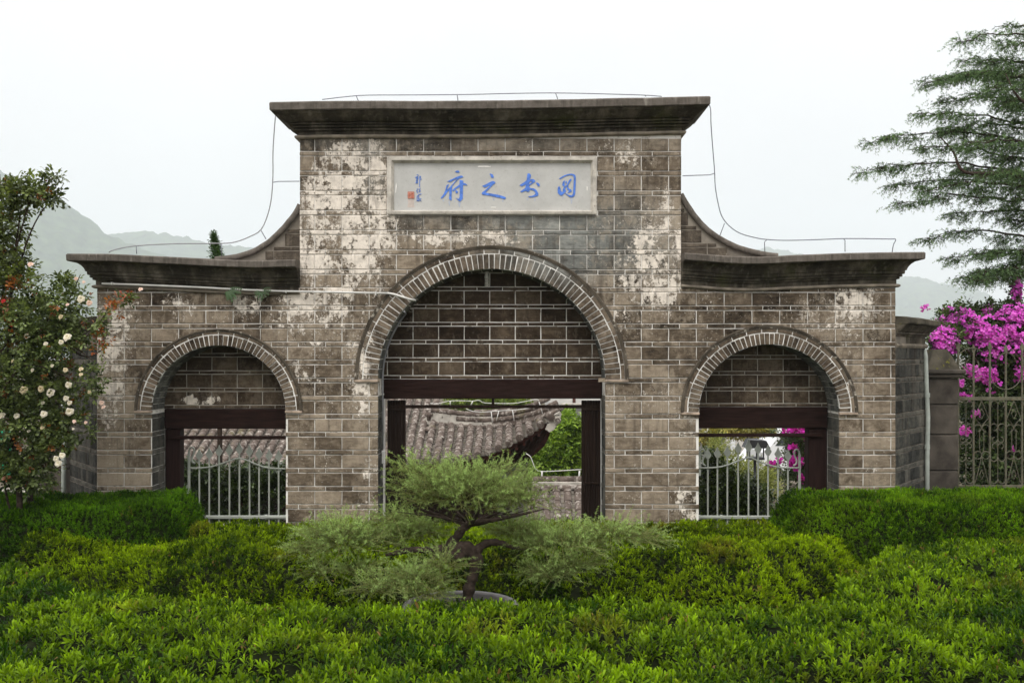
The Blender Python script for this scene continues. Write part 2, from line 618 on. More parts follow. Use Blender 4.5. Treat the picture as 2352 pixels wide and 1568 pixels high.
# haze: one closed box round the camera and the whole scene
hz = MB().box(-4600, 4600, -70, 4300, -9, 600)
ht = bpy.data.materials.new('haze_air'); ht.use_nodes = True
ht.node_tree.nodes.clear()
ho = ht.node_tree.nodes.new('ShaderNodeOutputMaterial')
hv = ht.node_tree.nodes.new('ShaderNodeVolumePrincipled')
hv.inputs['Color'].default_value = (.89, .95, 1.0, 1)
hv.inputs['Density'].default_value = 0.00033
ht.node_tree.links.new(hv.outputs['Volume'], ho.inputs['Volume'])
tag(hz.build('haze', ht), 'pale damp haze filling the air', 'haze', kind='stuff')

# ------------------------------------------------------------------ the gateway
gate = thing('stone_gateway', 'grey brick triple arch gateway with stepped cornices and a calligraphy plaque', 'gateway', (0, 0, 0))


class Arch:
    def __init__(s, cx, spring, a, b, ao, bo):
        s.cx, s.zs, s.a, s.b, s.ao, s.bo = WX(cx), WZ(spring), a / 180, b / 180, ao / 180, bo / 180
        s.l, s.r = s.cx - s.a, s.cx + s.a


ARCHES = [Arch(503, 942, 154, 149, 190, 185), Arch(1129.3, 871, 261.3, 253.5, 312, 305), Arch(1766, 946, 161.4, 155.5, 201, 198)]
XL, XR, XML, XMR = WX(223), WX(2056), WX(689), WX(1564)


def core_wall():
    P = [(XL, 0.0), (XL, WZ(640)), (XML, WZ(652)), (XML, WZ(296)), (XMR, WZ(288)), (XMR, WZ(648)), (XR, WZ(640)), (XR, 0.0)]
    for A in ARCHES[::-1]:
        P.append((A.r, 0.0))
        for k in range(0, 41):
            t = pi * k / 40
            P.append((A.cx + A.a * cos(t), A.zs + A.b * sin(t)))
        P.append((A.l, 0.0))
    P = P[::-1]
    mb = MB()
    mb.prism(P, 0.0, 0.74)
    mb.build('wall_core', M_MORTAR, gate)


core_wall()

# where the old lime wash survives: (photo x, photo y, half widths, strength)
WASH = [(800, 372, 55, 48, .95), (800, 440, 75, 60, 1.1), (785, 510, 75, 45, 1.0), (870, 470, 30, 60, .35), (730, 560, 60, 60, .65), (830, 610, 70, 45, .75),
        (1000, 552, 110, 14, .7), (1110, 549, 95, 14, .95), (1540, 530, 32, 90, .95), (1500, 570, 45, 60, .7), (1447, 335, 22, 25, .9), (1440, 385, 35, 35, .5),
        (1520, 640, 40, 60, .7), (700, 770, 55, 130, .62), (830, 790, 40, 90, .6), (845, 930, 32, 60, .66), (850, 1085, 24, 34, .75), (845, 1170, 40, 20, .8),
        (300, 720, 60, 55, .42), (248, 800, 35, 90, .85), (250, 905, 32, 55, 1.0), (420, 715, 26, 35, .7), (520, 710, 40, 30, .4), (560, 690, 25, 35, .45), (620, 700, 40, 60, .35),
        (1430, 690, 50, 90, .55), (1405, 940, 34, 45, .66), (1585, 985, 18, 34, .95), (1570, 1140, 26, 24, 1.0), (1585, 1185, 30, 12, .8), (1520, 880, 40, 30, .55),
        (1990, 690, 40, 40, .75), (1900, 640, 40, 40, .5), (1960, 850, 36, 70, .6), (2010, 1080, 14, 12, .9), (1880, 740, 60, 35, .55), (400, 1050, 20, 20, .5),
        (430, 925, 50, 12, .0), (290, 1075, 15, 15, .6), (760, 700, 80, 40, .25), (950, 430, 10, 10, 0)]
GREY = [(1400, 570, 130, 45, .8), (1330, 560, 60, 40, .7), (860, 400, 22, 60, .8), (1450, 470, 60, 40, .3), (1230, 560, 80, 40, .5), (1000, 510, 100, 22, .35), (1200, 510, 120, 22, .5),
        (1300, 600, 40, 25, .5), (820, 560, 12, 16, .9), (860, 330, 500, 16, .35)]
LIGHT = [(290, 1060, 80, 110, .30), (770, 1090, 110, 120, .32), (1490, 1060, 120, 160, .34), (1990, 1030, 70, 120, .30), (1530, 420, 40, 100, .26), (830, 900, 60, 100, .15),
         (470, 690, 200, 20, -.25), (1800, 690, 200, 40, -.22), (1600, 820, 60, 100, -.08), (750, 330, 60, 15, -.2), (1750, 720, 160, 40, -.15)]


def field(lst, px, py):
    return sum(a * math.exp(-(((px - x) / w) ** 2 + ((py - y) / h) ** 2) * .5) for x, y, w, h, a in lst)


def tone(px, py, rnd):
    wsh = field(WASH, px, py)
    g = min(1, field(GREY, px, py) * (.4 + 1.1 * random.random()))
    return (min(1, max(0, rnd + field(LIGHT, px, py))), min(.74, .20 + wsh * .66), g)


class Brickwork:
    """collects pieces on a plane: O + u*U + z*Z, N points to the viewer"""

    def __init__(s, O, U, N, parent, mat, tonefn=None):
        s.O, s.U, s.N = np.array(O, float), np.array(U, float), np.array(N, float)
        s.parent, s.mat, s.pieces, s.tonefn = parent, mat, [], tonefn

    def piece(s, outline, h=.012, inset=.006, back=-.02, name='brick', jit=.0022, rnd=None):
        n = len(outline)
        o = [(u + random.uniform(-jit, jit), z + random.uniform(-jit, jit)) for u, z in outline]
        cu = sum(u for u, z in o) / n; cz = sum(z for u, z in o) / n
        us = [u for u, z in o]; zs = [z for u, z in o]
        wu, wz = max(us) - min(us), max(zs) - min(zs)
        if wu < .015 or wz < .012: return
        h = h + random.uniform(-.0025, .004)
        fu = 1 - 2 * min(inset, wu * .2) / wu; fz = 1 - 2 * min(inset, wz * .2) / wz
        tilt = random.uniform(-.004, .004)
        V = []
        for u, z in o: V.append(s.O + s.U * u + np.array((0, 0, z)) + s.N * back)
        for u, z in o: V.append(s.O + s.U * u + np.array((0, 0, z)) + s.N * (h - .005))
        for u, z in o: V.append(s.O + s.U * (cu + (u - cu) * fu) + np.array((0, 0, cz + (z - cz) * fz)) + s.N * (h + tilt * (u - cu) / max(wu, .01)))
        f = []
        for r in range(2):
            for i in range(n):
                j = (i + 1) % n
                f.append((r * n + i, r * n + j, (r + 1) * n + j, (r + 1) * n + i))
        f.append(tuple(range(2 * n, 3 * n)))
        rnd = random.betavariate(2, 2.6) if rnd is None else rnd
        cols = []
        for p in V:
            if s.tonefn: cols.append(s.tonefn(p, rnd))
            else: cols.append((rnd, .16, 0.0))
        s.pieces.append((wu * wz, name, V, f, cols))

    def rect(s, u0, u1, z0, z1, **k):
        m = .5
        if u1 - u0 > .16:
            o = [(u0, z0), (u0 * .67 + u1 * .33, z0), (u0 * .33 + u1 * .67, z0), (u1, z0), (u1, (z0 + z1) / 2), (u1, z1), (u0 * .33 + u1 * .67, z1), (u0 * .67 + u1 * .33, z1), (u0, z1), (u0, (z0 + z1) / 2)]
        else:
            o = [(u0, z0), (u1, z0), (u1, z1), (u0, z1)]
        s.piece(o, **k)

    def finish(s, limits):
        """the largest pieces become parts, the rest of each kind one joined part"""
        by = {}
        for p in s.pieces: by.setdefault(p[1], []).append(p)
        for name, L in by.items():
            L.sort(key=lambda p: -p[0])
            lim = limits.get(name, 300)
            for a, nm, V, f, c in L[:lim]:
                MB().add([tuple(q) for q in V], f, c).build(nm, s.mat, s.parent)
            rest = L[lim:]
            if rest:
                mb = MB()
                for a, nm, V, f, c in rest: mb.add([tuple(q) for q in V], f, c)
                mb.build(name + '_remainder', s.mat, s.parent, kind='stuff')


# course joints of the facade in photograph rows (top of each thin course)
THIN = [348 + 45.2 * k for k in range(7)] + [660.5 + 41.4 * k for k in range(15)]
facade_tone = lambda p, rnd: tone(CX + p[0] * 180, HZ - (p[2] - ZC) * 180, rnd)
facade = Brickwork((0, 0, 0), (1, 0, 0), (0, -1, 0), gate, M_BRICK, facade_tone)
J = .0058   # half a mortar joint


def arch_low(x):
    """height of the opening (mid ring) at x, or None"""
    for i, A in enumerate(ARCHES):
        am, bm = A.a + (A.ao - A.a) * .45, A.b + (A.bo - A.b) * .45
        if abs(x - A.cx) < am:
            return A.zs + bm * sqrt(max(0, 1 - ((x - A.cx) / am) ** 2))
    return None


def facade_piece(x0, x1, z0, z1, name):
    if x1 - x0 < .03: return
    if z0 < .62: return          # the foot of the wall stands behind the hedges
    # plaque
    pl, pr, pt, pb = WX(889), WX(1371), WZ(358), WZ(495)
    if x1 > pl + .02 and x0 < pr - .02 and z1 > pb + .02 and z0 < pt - .02:
        if x0 < pl - .04: x1 = pl - .004
        elif x1 > pr + .04: x0 = pr + .004
        elif z1 > pt + .02: z0 = pt + .004
        elif z0 < pb - .02: z1 = pb - .004
        else: return
        if x1 - x0 < .03 or z1 - z0 < .015: return
    for A in ARCHES:
        # straight jambs below the springing
        if z1 <= A.zs + .03:
            if x0 < A.l and x1 > A.l: x1 = A.l + .002 if z1 < A.zs - .02 else x1
            if x1 > A.r and x0 < A.r: x0 = A.r - .002 if z1 < A.zs - .02 else x0
            if x0 >= A.l - .005 and x1 <= A.r + .005: return
    if x1 - x0 < .03: return
    n = 8
    xs = [x0 + (x1 - x0) * i / n for i in range(n + 1)]
    lows = []
    for x in xs:
        a = arch_low(x)
        below = False
        for A in ARCHES:
            if abs(x - A.cx) < A.ao and z1 < A.zs + .03: below = True
        lows.append(z0 if a is None or below else max(z0, a))
    if all(l <= z0 + 1e-6 for l in lows):
        facade.rect(x0, x1, z0, z1, name=name)
        return
    keep = [(x, l) for x, l in zip(xs, lows) if l < z1 - .012]
    if len(keep) < 2: return
    # only contiguous stretches
    runs, cur = [], []
    for x, l in zip(xs, lows):
        if l < z1 - .012: cur.append((x, l))
        elif cur: runs.append(cur); cur = []
    if cur: runs.append(cur)
    for r in runs:
        if r[-1][0] - r[0][0] < .05: continue
        facade.piece(r + [(r[-1][0], z1), (r[0][0], z1)], name=name)


def joints(x0p, x1p, first):
    """vertical joints between two photo columns; the right wing's spacing is a little wider"""
    js, x = [], first
    while x > x0p: x -= 62.5
    while x < x1p:
        if x > x0p + 9 and x < x1p - 9: js.append(x)
        x += 62.5 if x < 1500 else 63.8
    return [x0p] + js + [x1p]


def lay_facade():
    for k, t in enumerate(THIN):
        nxt = THIN[k + 1] if k + 1 < len(THIN) else t + 41.4
        th = 10.8
        rows = [('thin_brick', t, t + th), ('facing_block', t + th, nxt)]
        if k == 0: rows.insert(0, ('facing_block', 318, t))
        if k == 7: pass
        for nm, ya, yb in rows:
            main_only = yb < 668
            if main_only: a, b = 689, 1564
            else: a, b = 224, 2056
            if nm == 'facing_block' and ya < 672 < yb and main_only is False and ya < 665: pass
            for xa, xb in zip(joints(a, b, 723 if nm == 'facing_block' else 748)[:-1], joints(a, b, 723 if nm == 'facing_block' else 748)[1:]):
                w = random.uniform(-1.2, 1.2)
                facade_piece(WX(xa) + (J if xa > a else 0), WX(xb) - (J if xb < b else 0), WZ(yb) + J, WZ(ya) - J, nm)


lay_facade()
facade.finish({'facing_block': 300, 'thin_brick': 300})


# --- arch rings
def arch_ring(A, nv, depth_px, name='voussoir', st=33):
    wv = depth_px / 180
    A1, B1 = A.a + wv, A.b + wv                   # outer edge of the voussoirs
    A2, B2 = A1 + (A.ao - A1) * .62, B1 + (A.bo - B1) * .62
    P = lambda a, b, t: (A.cx + a * cos(t), A.zs + b * sin(t))
    # mortar bed behind the ring
    mb = MB()
    N = 60
    for i in range(N):
        t0, t1 = pi * i / N, pi * (i + 1) / N
        q = [P(A.a - .0, A.b - .0, t0), P(A2, B2, t0), P(A2, B2, t1), P(A.a, A.b, t1)]
        v = [(x, -.026, z) for x, z in q] + [(x, .01, z) for x, z in q]
        mb.add(v, [(0, 1, 2, 3), (0, 3, 7, 4), (1, 5, 6, 2)])
    mb.build('ring_mortar', M_MORTAR_RING, gate)
    ring = Brickwork((0, 0, 0), (1, 0, 0), (0, -1, 0), gate, M_VOUSSOIR, facade_tone)
    for i in range(nv):
        g = .5 / nv * .165 * random.uniform(.8, 1.5)
        t0, t1 = pi * (i / nv + g), pi * ((i + 1) / nv - g)
        r0, r1 = random.uniform(-.004, .006), random.uniform(-.008, .003)
        tm = (t0 + t1) / 2
        ring.piece([P(A.a + r0, A.b + r0, t0), P(A1 + r1 - .008, B1 + r1 - .008, t0), P(A1 + r1 - .008, B1 + r1 - .008, t1), P(A.a + r0, A.b + r0, t1)], h=.036, inset=.004, name=name, jit=.0015, rnd=random.betavariate(2, 3.6))
    L = pi * (A1 + B1) / 2 * 180
    ns = max(10, int(L / st))
    for i in range(ns):
        e = .006 / (A1)
        t0, t1 = pi * i / ns + e, pi * (i + 1) / ns - e
        out = [P(A1 + .004, B1 + .004, t0 + (t1 - t0) * k / 4) for k in range(5)]
        out2 = [P(A2 - .003, B2 - .003, t1 - (t1 - t0) * k / 4) for k in range(5)]
        ring.piece(out2[::-1][::-1] + out[::1][::1] if False else [*out2, *out][::-1], h=.034, inset=.003, name='ring_brick', jit=.001)
    ring.finish({})
    # dark hood mould round the outside
    mb = MB()
    N = 44
    for i in range(N):
        t0, t1 = pi * i / N, pi * (i + 1) / N
        k0, k1 = [1 + .01 * vnoise(q * 9.0, A.cx * 5) for q in (t0, t1)]
        v = []
        for t, k in ((t0, k0), (t1, k1)):
            for a, b, y in ((A2, B2, .0), (A2, B2, -.040), (A.ao, A.bo, -.050 * k), (A.ao + .012, A.bo + .012, -.042), (A.ao + .012, A.bo + .012, .0)):
                x, z = P(a, b, t); v.append((x, y, z))
        mb.add(v, [(j, j + 5, j + 6, j + 1) for j in range(4)])
    mb.build('hood_mould', M_HOOD, gate)
    for s in (-1, 1):                             # thin impost tile below each end of the ring
        x0, x1 = sorted((A.cx + s * (A.a - .005), A.cx + s * (A.ao + .01)))
        MB().bbox(x0, x1, -.045, .02, A.zs - .035, A.zs - .002, .005).build('impost', M_IMPOST, gate)


M_HOOD = simple('worn_hood_mould', (.075, .062, .047), .92, .6, 5, .5, .12, rust=(.42, .38, .32), rust_at=.60)
M_IMPOST = simple('worn_impost', (.34, .265, .205), .9, .4, 12, .4, .15)
for A, nv, dp in zip(ARCHES, (48, 69, 50), (25, 35, 27)):
    arch_ring(A, nv, dp)


# --- reveal bricks on the jambs that show
def jamb(A, side):
    x = A.l if side < 0 else A.r
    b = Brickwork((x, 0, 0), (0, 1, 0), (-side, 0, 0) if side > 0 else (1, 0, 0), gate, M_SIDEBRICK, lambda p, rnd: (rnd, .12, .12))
    for k, t in enumerate(THIN):
        if t < 660: continue
        z2 = WZ(t + 10.8); z3 = WZ(THIN[k + 1]) if k + 1 < len(THIN) else WZ(t + 41.4)
        if z2 > A.zs - .05: continue
        if z3 < .5: break
        cuts = (.004, .2, .445) if k % 2 else (.004, .27, .445)
        for a, c in zip(cuts[:-1], cuts[1:]): b.rect(a, c - .006, z3 + .003, z2 - .003, name='reveal_brick', h=.009, inset=.004)
        b.rect(.004, .25, z2 + .003, WZ(t) - .003, name='reveal_brick', h=.009, inset=.003, rnd=random.uniform(.5, .95))
        b.rect(.256, .445, z2 + .003, WZ(t) - .003, name='reveal_brick', h=.009, inset=.003, rnd=random.uniform(.5, .95))
    # curved soffit bricks up to the crown
    b.finish({})


jamb(ARCHES[0], -1); jamb(ARCHES[1], -1); jamb(ARCHES[1], 1); jamb(ARCHES[2], 1)


def soffit(A):
    mb = MB()
    n = 34
    for i in range(n):
        for j in range(3):
            t0, t1 = pi * (i + .06) / n, pi * (i + .94) / n
            y0 = j * .15 + .012 + (.05 if i % 2 else 0) * (j > 0); y1 = (j + 1) * .15 - .004 + (.05 if i % 2 else 0) * (j < 2)
            if y1 > .44: y1 = .44
            h = .008 + random.uniform(-.003, .003)
            v = []
            for y in (y0, y1):
                for t in (t0, t1):
                    v.append((A.cx + (A.a - h) * cos(t), y, A.zs + (A.b - h) * sin(t)))
            for y in (y0 - .004, y1 + .004):
                for t in (t0 - .003, t1 + .003):
                    v.append((A.cx + (A.a + .003) * cos(t), y, A.zs + (A.b + .003) * sin(t)))
            r = random.betavariate(2, 3)
            mb.add(v, [(0, 1, 3, 2), (0, 4, 5, 1), (2, 3, 7, 6), (0, 2, 6, 4), (1, 5, 7, 3)], (r, .1, .5))
    mb.build('soffit_brickwork', M_SIDEBRICK, gate, kind='stuff')


for A in ARCHES: soffit(A)

# --- infill walls above the doors, set back in each arch
YT = .45


def infill(A, beam_top, period, thin_h, joint0, per, main=False):
    zb = WZ(beam_top, YT)
    part = MB()
    P = [(A.l - .02, zb), (A.r + .02, zb)] + [(A.cx + (A.a + .02) * cos(pi * k / 30), A.zs + (A.b + .02) * sin(pi * k / 30)) for k in range(31)]
    P = [(x, z) for x, z in P if z >= zb - 1e-6]
    part.prism(P, YT, YT + .2)
    o = part.build('infill_wall', M_MORTAR if main else M_MORTAR_MID, gate)
    tf = lambda p, rnd: (rnd * .8, .16 + field(INW, *((CX + p[0] * F / (D + YT)), HZ - (p[2] - ZC) * F / (D + YT))), 0.0)
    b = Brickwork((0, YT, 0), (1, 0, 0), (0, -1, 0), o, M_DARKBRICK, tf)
    px_l, px_r = CX + A.l * F / (D + YT), CX + A.r * F / (D + YT)
    y, k = beam_top, 0
    top = HZ - (A.zs + A.b - ZC) * F / (D + YT)
    while y > top:
        thin = k % 2 == 0
        hgt = thin_h if thin else period - thin_h
        z0, z1 = WZ(y, YT), WZ(y - hgt, YT)
        xx = joint0 + (per / 2 if thin else 0)
        while xx > px_l: xx -= per
        while xx < px_r:
            jx = random.uniform(-1.5, 1.5)
            x0, x1 = WX(xx, YT) + J, WX(xx + per, YT) - J
            q = min(1, max(0, (z0 - A.zs) / A.b))
            h = A.a * sqrt(1 - q * q)                 # pieces may run on into the masonry of the arch
            if x1 > A.cx - h and x0 < A.cx + h:
                b.rect(max(x0, A.l - .1), min(x1, A.r + .1), z0 + J, z1 - J, name='brick', h=.008)
            xx += per
        y -= hgt; k += 1
    b.finish({})


INW = [(430, 921, 26, 9, .6), (480, 915, 30, 12, .55), (1205, 690, 18, 10, .5), (960, 715, 14, 30, .5), (1300, 760, 20, 10, .3)]
infill(ARCHES[1], 870.5, 40.6, 8.6, 948.8, 58.7, True)
infill(ARCHES[0], 938, 39.5, 8.0, 545, 58)
infill(ARCHES[2], 934, 36.8, 8.0, 1740, 59)


# --- cornices
def sweep(mb, path, prof, dz=None, sub=.22, caps=True):
    """sweep profile [(out, z)] along a plan polyline, outward to the right of travel"""
    pts = [np.array(p, float) for p in path]
    n = len(pts)
    offs = []
    for i in range(n):
        ds = []
        if i > 0: ds.append(unit(pts[i] - pts[i - 1]))
        if i < n - 1: ds.append(unit(pts[i + 1] - pts[i]))
        ns = [np.array((d[1], -d[0])) for d in ds]
        m = sum(ns); m = m / np.linalg.norm(m)
        offs.append(m / np.dot(m, ns[0]))
    P, O = [], []
    for i in range(n - 1):
        k = max(1, int(np.linalg.norm(pts[i + 1] - pts[i]) / sub))
        for j in range(k):
            P.append(pts[i] + (pts[i + 1] - pts[i]) * j / k)
            O.append(offs[i] + (offs[i + 1] - offs[i]) * j / k if k > 1 and j else offs[i])
            if j: # away from the corners the offset is the plain normal
                d = unit(pts[i + 1] - pts[i]); O[-1] = np.array((d[1], -d[0]))
    P.append(pts[-1]); O.append(offs[-1])
    v = []
    for p, o in zip(P, O):
        for out, z in prof:
            q = p + o * out
            v.append((q[0], q[1], z + (dz(q[0]) if dz else 0)))
    m = len(prof)
    f = [(i * m + j, (i + 1) * m + j, (i + 1) * m + j + 1, i * m + j + 1) for i in range(len(P) - 1) for j in range(m - 1)]
    if caps:
        f.append(tuple(range(m - 1, -1, -1)))
        f.append(tuple((len(P) - 1) * m + j for j in range(m)))
    return mb.add(v, f)


def wob(x, s, a=.006):
    return (float(vnoise(x * 1.7, s)) - .5) * 1.0 * a + (float(vnoise(x * 7.0, s + 9)) - .5) * a * .7


def main_dz(x):
    px = CX + x * 180
    return max(0.0, (px - 1050) / 577) ** 1.4 * .062 - max(0.0, (760 - px) / 150) * .012 + wob(x, 3)


YB = .74
path_main = [(XML, YB), (XML, 0), (XMR, 0), (XMR, YB)]
prof_mould = [(-.10, 5.815), (.014, 5.815), (.014, 5.862), (.052, 5.864), (.056, 5.870), (.056, 5.884), (.034, 5.888), (.034, 5.896), (.084, 5.899), (.088, 5.905), (.086, 5.917), (.058, 5.921), (.058, 5.928), (.110, 5.931), (.114, 5.938), (.112, 5.950),
              (.10, 5.954), (.15, 5.962), (.19, 5.985), (.228, 6.012), (.262, 6.036), (.286, 6.062), (-.1, 6.066)]
sweep(MB(), path_main, prof_mould, main_dz).build('cornice_moulding', M_CORNICE, gate)
prof_slab = [(-.12, 6.064), (.300, 6.064), (.313, 6.074), (.316, 6.155), (.302, 6.172), (-.1, 6.195)]
m_ = sweep(MB(), path_main, prof_slab, main_dz)
x0, x1 = XML + .1, XMR - .1
m_.add([(x0, .1, 6.19), (x1, .1, 6.23), (x1, .64, 6.23), (x0, .64, 6.19)], [(0, 1, 2, 3)])
m_.build('coping', M_SLAB, gate)
prof_bead = [(-.02, 5.762), (.035, 5.764), (.055, 5.776), (.060, 5.79), (.055, 5.804), (.03, 5.814), (-.02, 5.815)]
sweep(MB(), path_main, prof_bead, main_dz).build('bead_moulding', M_BEAD, gate)


def wing_cornice(path, zt, dz):
    S = lambda pr: [(o, zt + z) for o, z in pr]
    mould = S([(-.10, -.372), (.012, -.372), (.012, -.318), (.040, -.312), (.044, -.300), (.038, -.288), (.066, -.284), (.070, -.268), (.062, -.256), (.088, -.250), (.092, -.228), (.090, -.212),
               (.108, -.206), (.112, -.188), (.122, -.165), (.145, -.135), (.18, -.108), (.225, -.098), (.25, -.09), (-.1, -.088)])
    slab = S([(-.12, -.089), (.262, -.089), (.272, -.08), (.275, -.012), (.262, .003), (-.12, .02), (-.6, .02)])
    bead = S([(-.02, -.420), (.030, -.418), (.048, -.407), (.052, -.395), (.046, -.383), (.025, -.374), (-.02, -.373)])
    sweep(MB(), path, mould, dz).build('cornice_moulding', M_CORNICE, gate)
    sweep(MB(), path, slab, dz).build('coping', M_SLAB, gate)
    sweep(MB(), path, bead, dz).build('bead_moulding', M_BEAD, gate)


wing_cornice([(XL, YB), (XL, 0), (XML, 0)], 4.272, lambda x: -.088 * sstep(XL, XML - .35, np.array(x)) * 1.0 + wob(x, 21) + .012 * sstep(XML - .5, XML, np.array(x)))


def rdz(x):
    px = CX + x * 180
    return float(np.interp(px, [1564, 1600, 1680, 1740, 1850, 2000, 2140], [-.01, -.025, -.052, -.058, -.03, -.004, 0])) + wob(x, 33)


wing_cornice([(XMR, 0), (XR, 0), (XR, YB)], 4.292, rdz)


# --- concave shoulders between the wings and the middle bay
def shoulder(pts, name, seed):
    P = [W(x, y, .0) for x, y in pts]
    P = [(p[0], p[2]) for p in P]
    # smooth with extra points
    Q = []
    for i in range(len(P) - 1):
        for k in range(4):
            t = k / 4
            a, b, c, d = P[max(i - 1, 0)], P[i], P[i + 1], P[min(i + 2, len(P) - 1)]
            Q.append(tuple(.5 * ((2 * b[j]) + (-a[j] + c[j]) * t + (2 * a[j] - 5 * b[j] + 4 * c[j] - d[j]) * t * t + (-a[j] + 3 * b[j] - 3 * c[j] + d[j]) * t ** 3) for j in (0, 1)))
    Q.append(P[-1])
    base = min(z for x, z in Q) - .06
    xi = P[0][0]
    mb = MB()
    poly = [(x, z - .03) for x, z in Q] + [(Q[-1][0], base), (xi, base)]
    mb.prism(poly, .10, .42)
    o = mb.build('shoulder_wall', M_MORTAR_DIM, gate)
    b = Brickwork((0, .10, 0), (1, 0, 0), (0, -1, 0), o, M_DARKBRICK, lambda p, r: (r * .9, .1, .15))
    sgn = 1 if Q[-1][0] > xi else -1
    z, k = base, 0
    while z < P[0][1] - .1:
        hgt = .17 if k % 2 == 0 else .055
        zt = z + hgt
        # furthest x under the curve at zt
        cand = [x for x, zz in Q if zz - .05 >= zt]
        if cand:
            far = max(cand) if sgn > 0 else min(cand)
            x = xi
            while (far - x) * sgn > .05:
                x2 = x + sgn * min(.345, (far - x) * sgn)
                a, c = sorted((x, x2))
                b.rect(a + .006, c - .006, z + .006, zt - .006, name='brick', h=.006)
                x = x2
        z = zt; k += 1
    b.finish({})
    # coping that follows the curve, made of short lengths
    n = len(Q)
    lab = MB()
    for i in range(n - 1):
        a, c = Q[i], Q[i + 1]
        d = unit(np.array(c) - np.array(a)); nn = np.array((-d[1], d[0]))
        if nn[1] < 0: nn = -nn
        nn = nn if sgn > 0 else nn
    prof = [(-.035, .06), (-.02, .048), (.0, .045), (.022, .052), (.035, .07), (.035, .45), (-.035, .45)]
    v = []
    for i in range(n):
        d = unit(np.array(Q[min(i + 1, n - 1)]) - np.array(Q[max(i - 1, 0)])); nn = np.array((-d[1], d[0]))
        if nn[1] < 0: nn = -nn
        for e, y in prof:
            q = np.array(Q[i]) + nn * (e + wob(i * .3, seed, .004))
            v.append((q[0], y, q[1]))
    m = len(prof)
    f = [(i * m + j, (i + 1) * m + j, (i + 1) * m + (j + 1) % m, i * m + (j + 1) % m) for i in range(n - 1) for j in range(m)]
    f += [tuple(range(m)), tuple((n - 1) * m + j for j in range(m))]
    lab.add(v, f)
    lab.build('shoulder_coping', M_SLAB, gate)


shoulder([(1566, 444), (1580, 468), (1598, 494), (1622, 521), (1650, 543), (1684, 561), (1720, 574), (1760, 583), (1790, 586)], 'r', 5)
shoulder([(686, 468), (676, 488), (660, 508), (638, 533), (612, 556), (580, 575), (548, 586), (515, 592), (490, 594)], 'l', 6)

# --- splayed return walls at both ends
def splay(side):
    x0, y0 = (XR, 0.0) if side > 0 else (XL, 0.0)
    Lx, Ly = .81 * side, 1.06
    L = sqrt(Lx * Lx + Ly * Ly)
    U = np.array((Lx / L, Ly / L, 0)); N = np.array((Ly / L * side, -Lx / L * side, 0)) * 1.0
    if N[1] > 0: N = -N
    top = 3.13
    t = .3
    a = np.array((x0, y0, 0)) - U * .0 + N * -.0
    inner = -N * t
    mb = MB()
    q = [a, a + U * L, a + U * L + inner, a + inner]
    v = [(p[0], p[1], 0.0) for p in q] + [(p[0], p[1], top + .2) for p in q]
    mb.add(v, [(0, 1, 5, 4), (1, 2, 6, 5), (2, 3, 7, 6), (3, 0, 4, 7), (4, 5, 6, 7)])
    o = mb.build('splayed_wall', M_MORTAR_DIM, gate)
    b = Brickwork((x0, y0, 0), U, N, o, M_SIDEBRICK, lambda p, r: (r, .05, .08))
    for k, tt in enumerate(THIN[7:]):
        z1, z2 = WZ(tt), WZ(tt + 10.8)
        z3 = WZ(tt + 41.4)
        if z3 < .55: break
        for za, zb, thin in ((z2, z1, True), (z3, z2, False)):
            if zb > top + .02: continue
            u = .01
            while u < L - .04:
                w = random.choice((.10, .13, .16, .24)) if not thin else random.choice((.17, .25))
                w = min(w, L - .005 - u)
                b.rect(u + .005, u + w - .005, za + .006, min(zb, top) - .006, name='brick', h=.012, rnd=random.uniform(.55, 1) if thin else None)
                u += w
    b.finish({})
    c0 = (x0, y0); c1 = (x0 + Lx, y0 + Ly)
    path = [c0, c1] if side > 0 else [c1, c0]
    path = [np.array(p) for p in path]
    if side > 0: path[0] = path[0] + np.array((.0, .03)); path.append(path[-1] + np.array((-.25, .2)))
    else: path[-1] = path[-1] + np.array((.0, .03)); path.insert(0, path[0] + np.array((.25, .2)))
    mould = [(-.05, top + .03), (.012, top + .03), (.012, top + .12), (.03, top + .125), (.03, top + .15), (.055, top + .153), (.055, top + .18), (.08, top + .19), (.12, top + .24), (.15, top + .27), (-.05, top + .275)]
    sweep(MB(), path, mould, lambda x: wob(x, 41), .2).build('cornice_moulding', M_CORNICE, o)
    sweep(MB(), path, [(-.02, top - .03), (.03, top - .03), (.045, top), (.03, top + .029), (-.02, top + .029)], None, .2).build('bead_moulding', M_BEAD, o)
    sweep(MB(), path, [(-.05, top + .273), (.17, top + .273), (.178, top + .29), (.17, top + .345), (.05, top + .375), (-.35, top + .40)], lambda x: wob(x, 44, .012), .2).build('coping', M_MOSSTONE, o)


splay(1); splay(-1)

# --- plaque
plq = thing('plaque', 'pale stone plaque with four blue calligraphy characters above the middle arch', 'plaque', W(1130, 427, -.02))
plq.parent = gate; plq.location = tuple(ORG[plq.name] - ORG[gate.name])
del plq['category']; del plq['label']
px0, px1, pz0, pz1 = WX(891), WX(1369), WZ(493), WZ(361)
ix0, ix1, iz0, iz1 = WX(905.5), WX(1356.5), WZ(484), WZ(375.5)


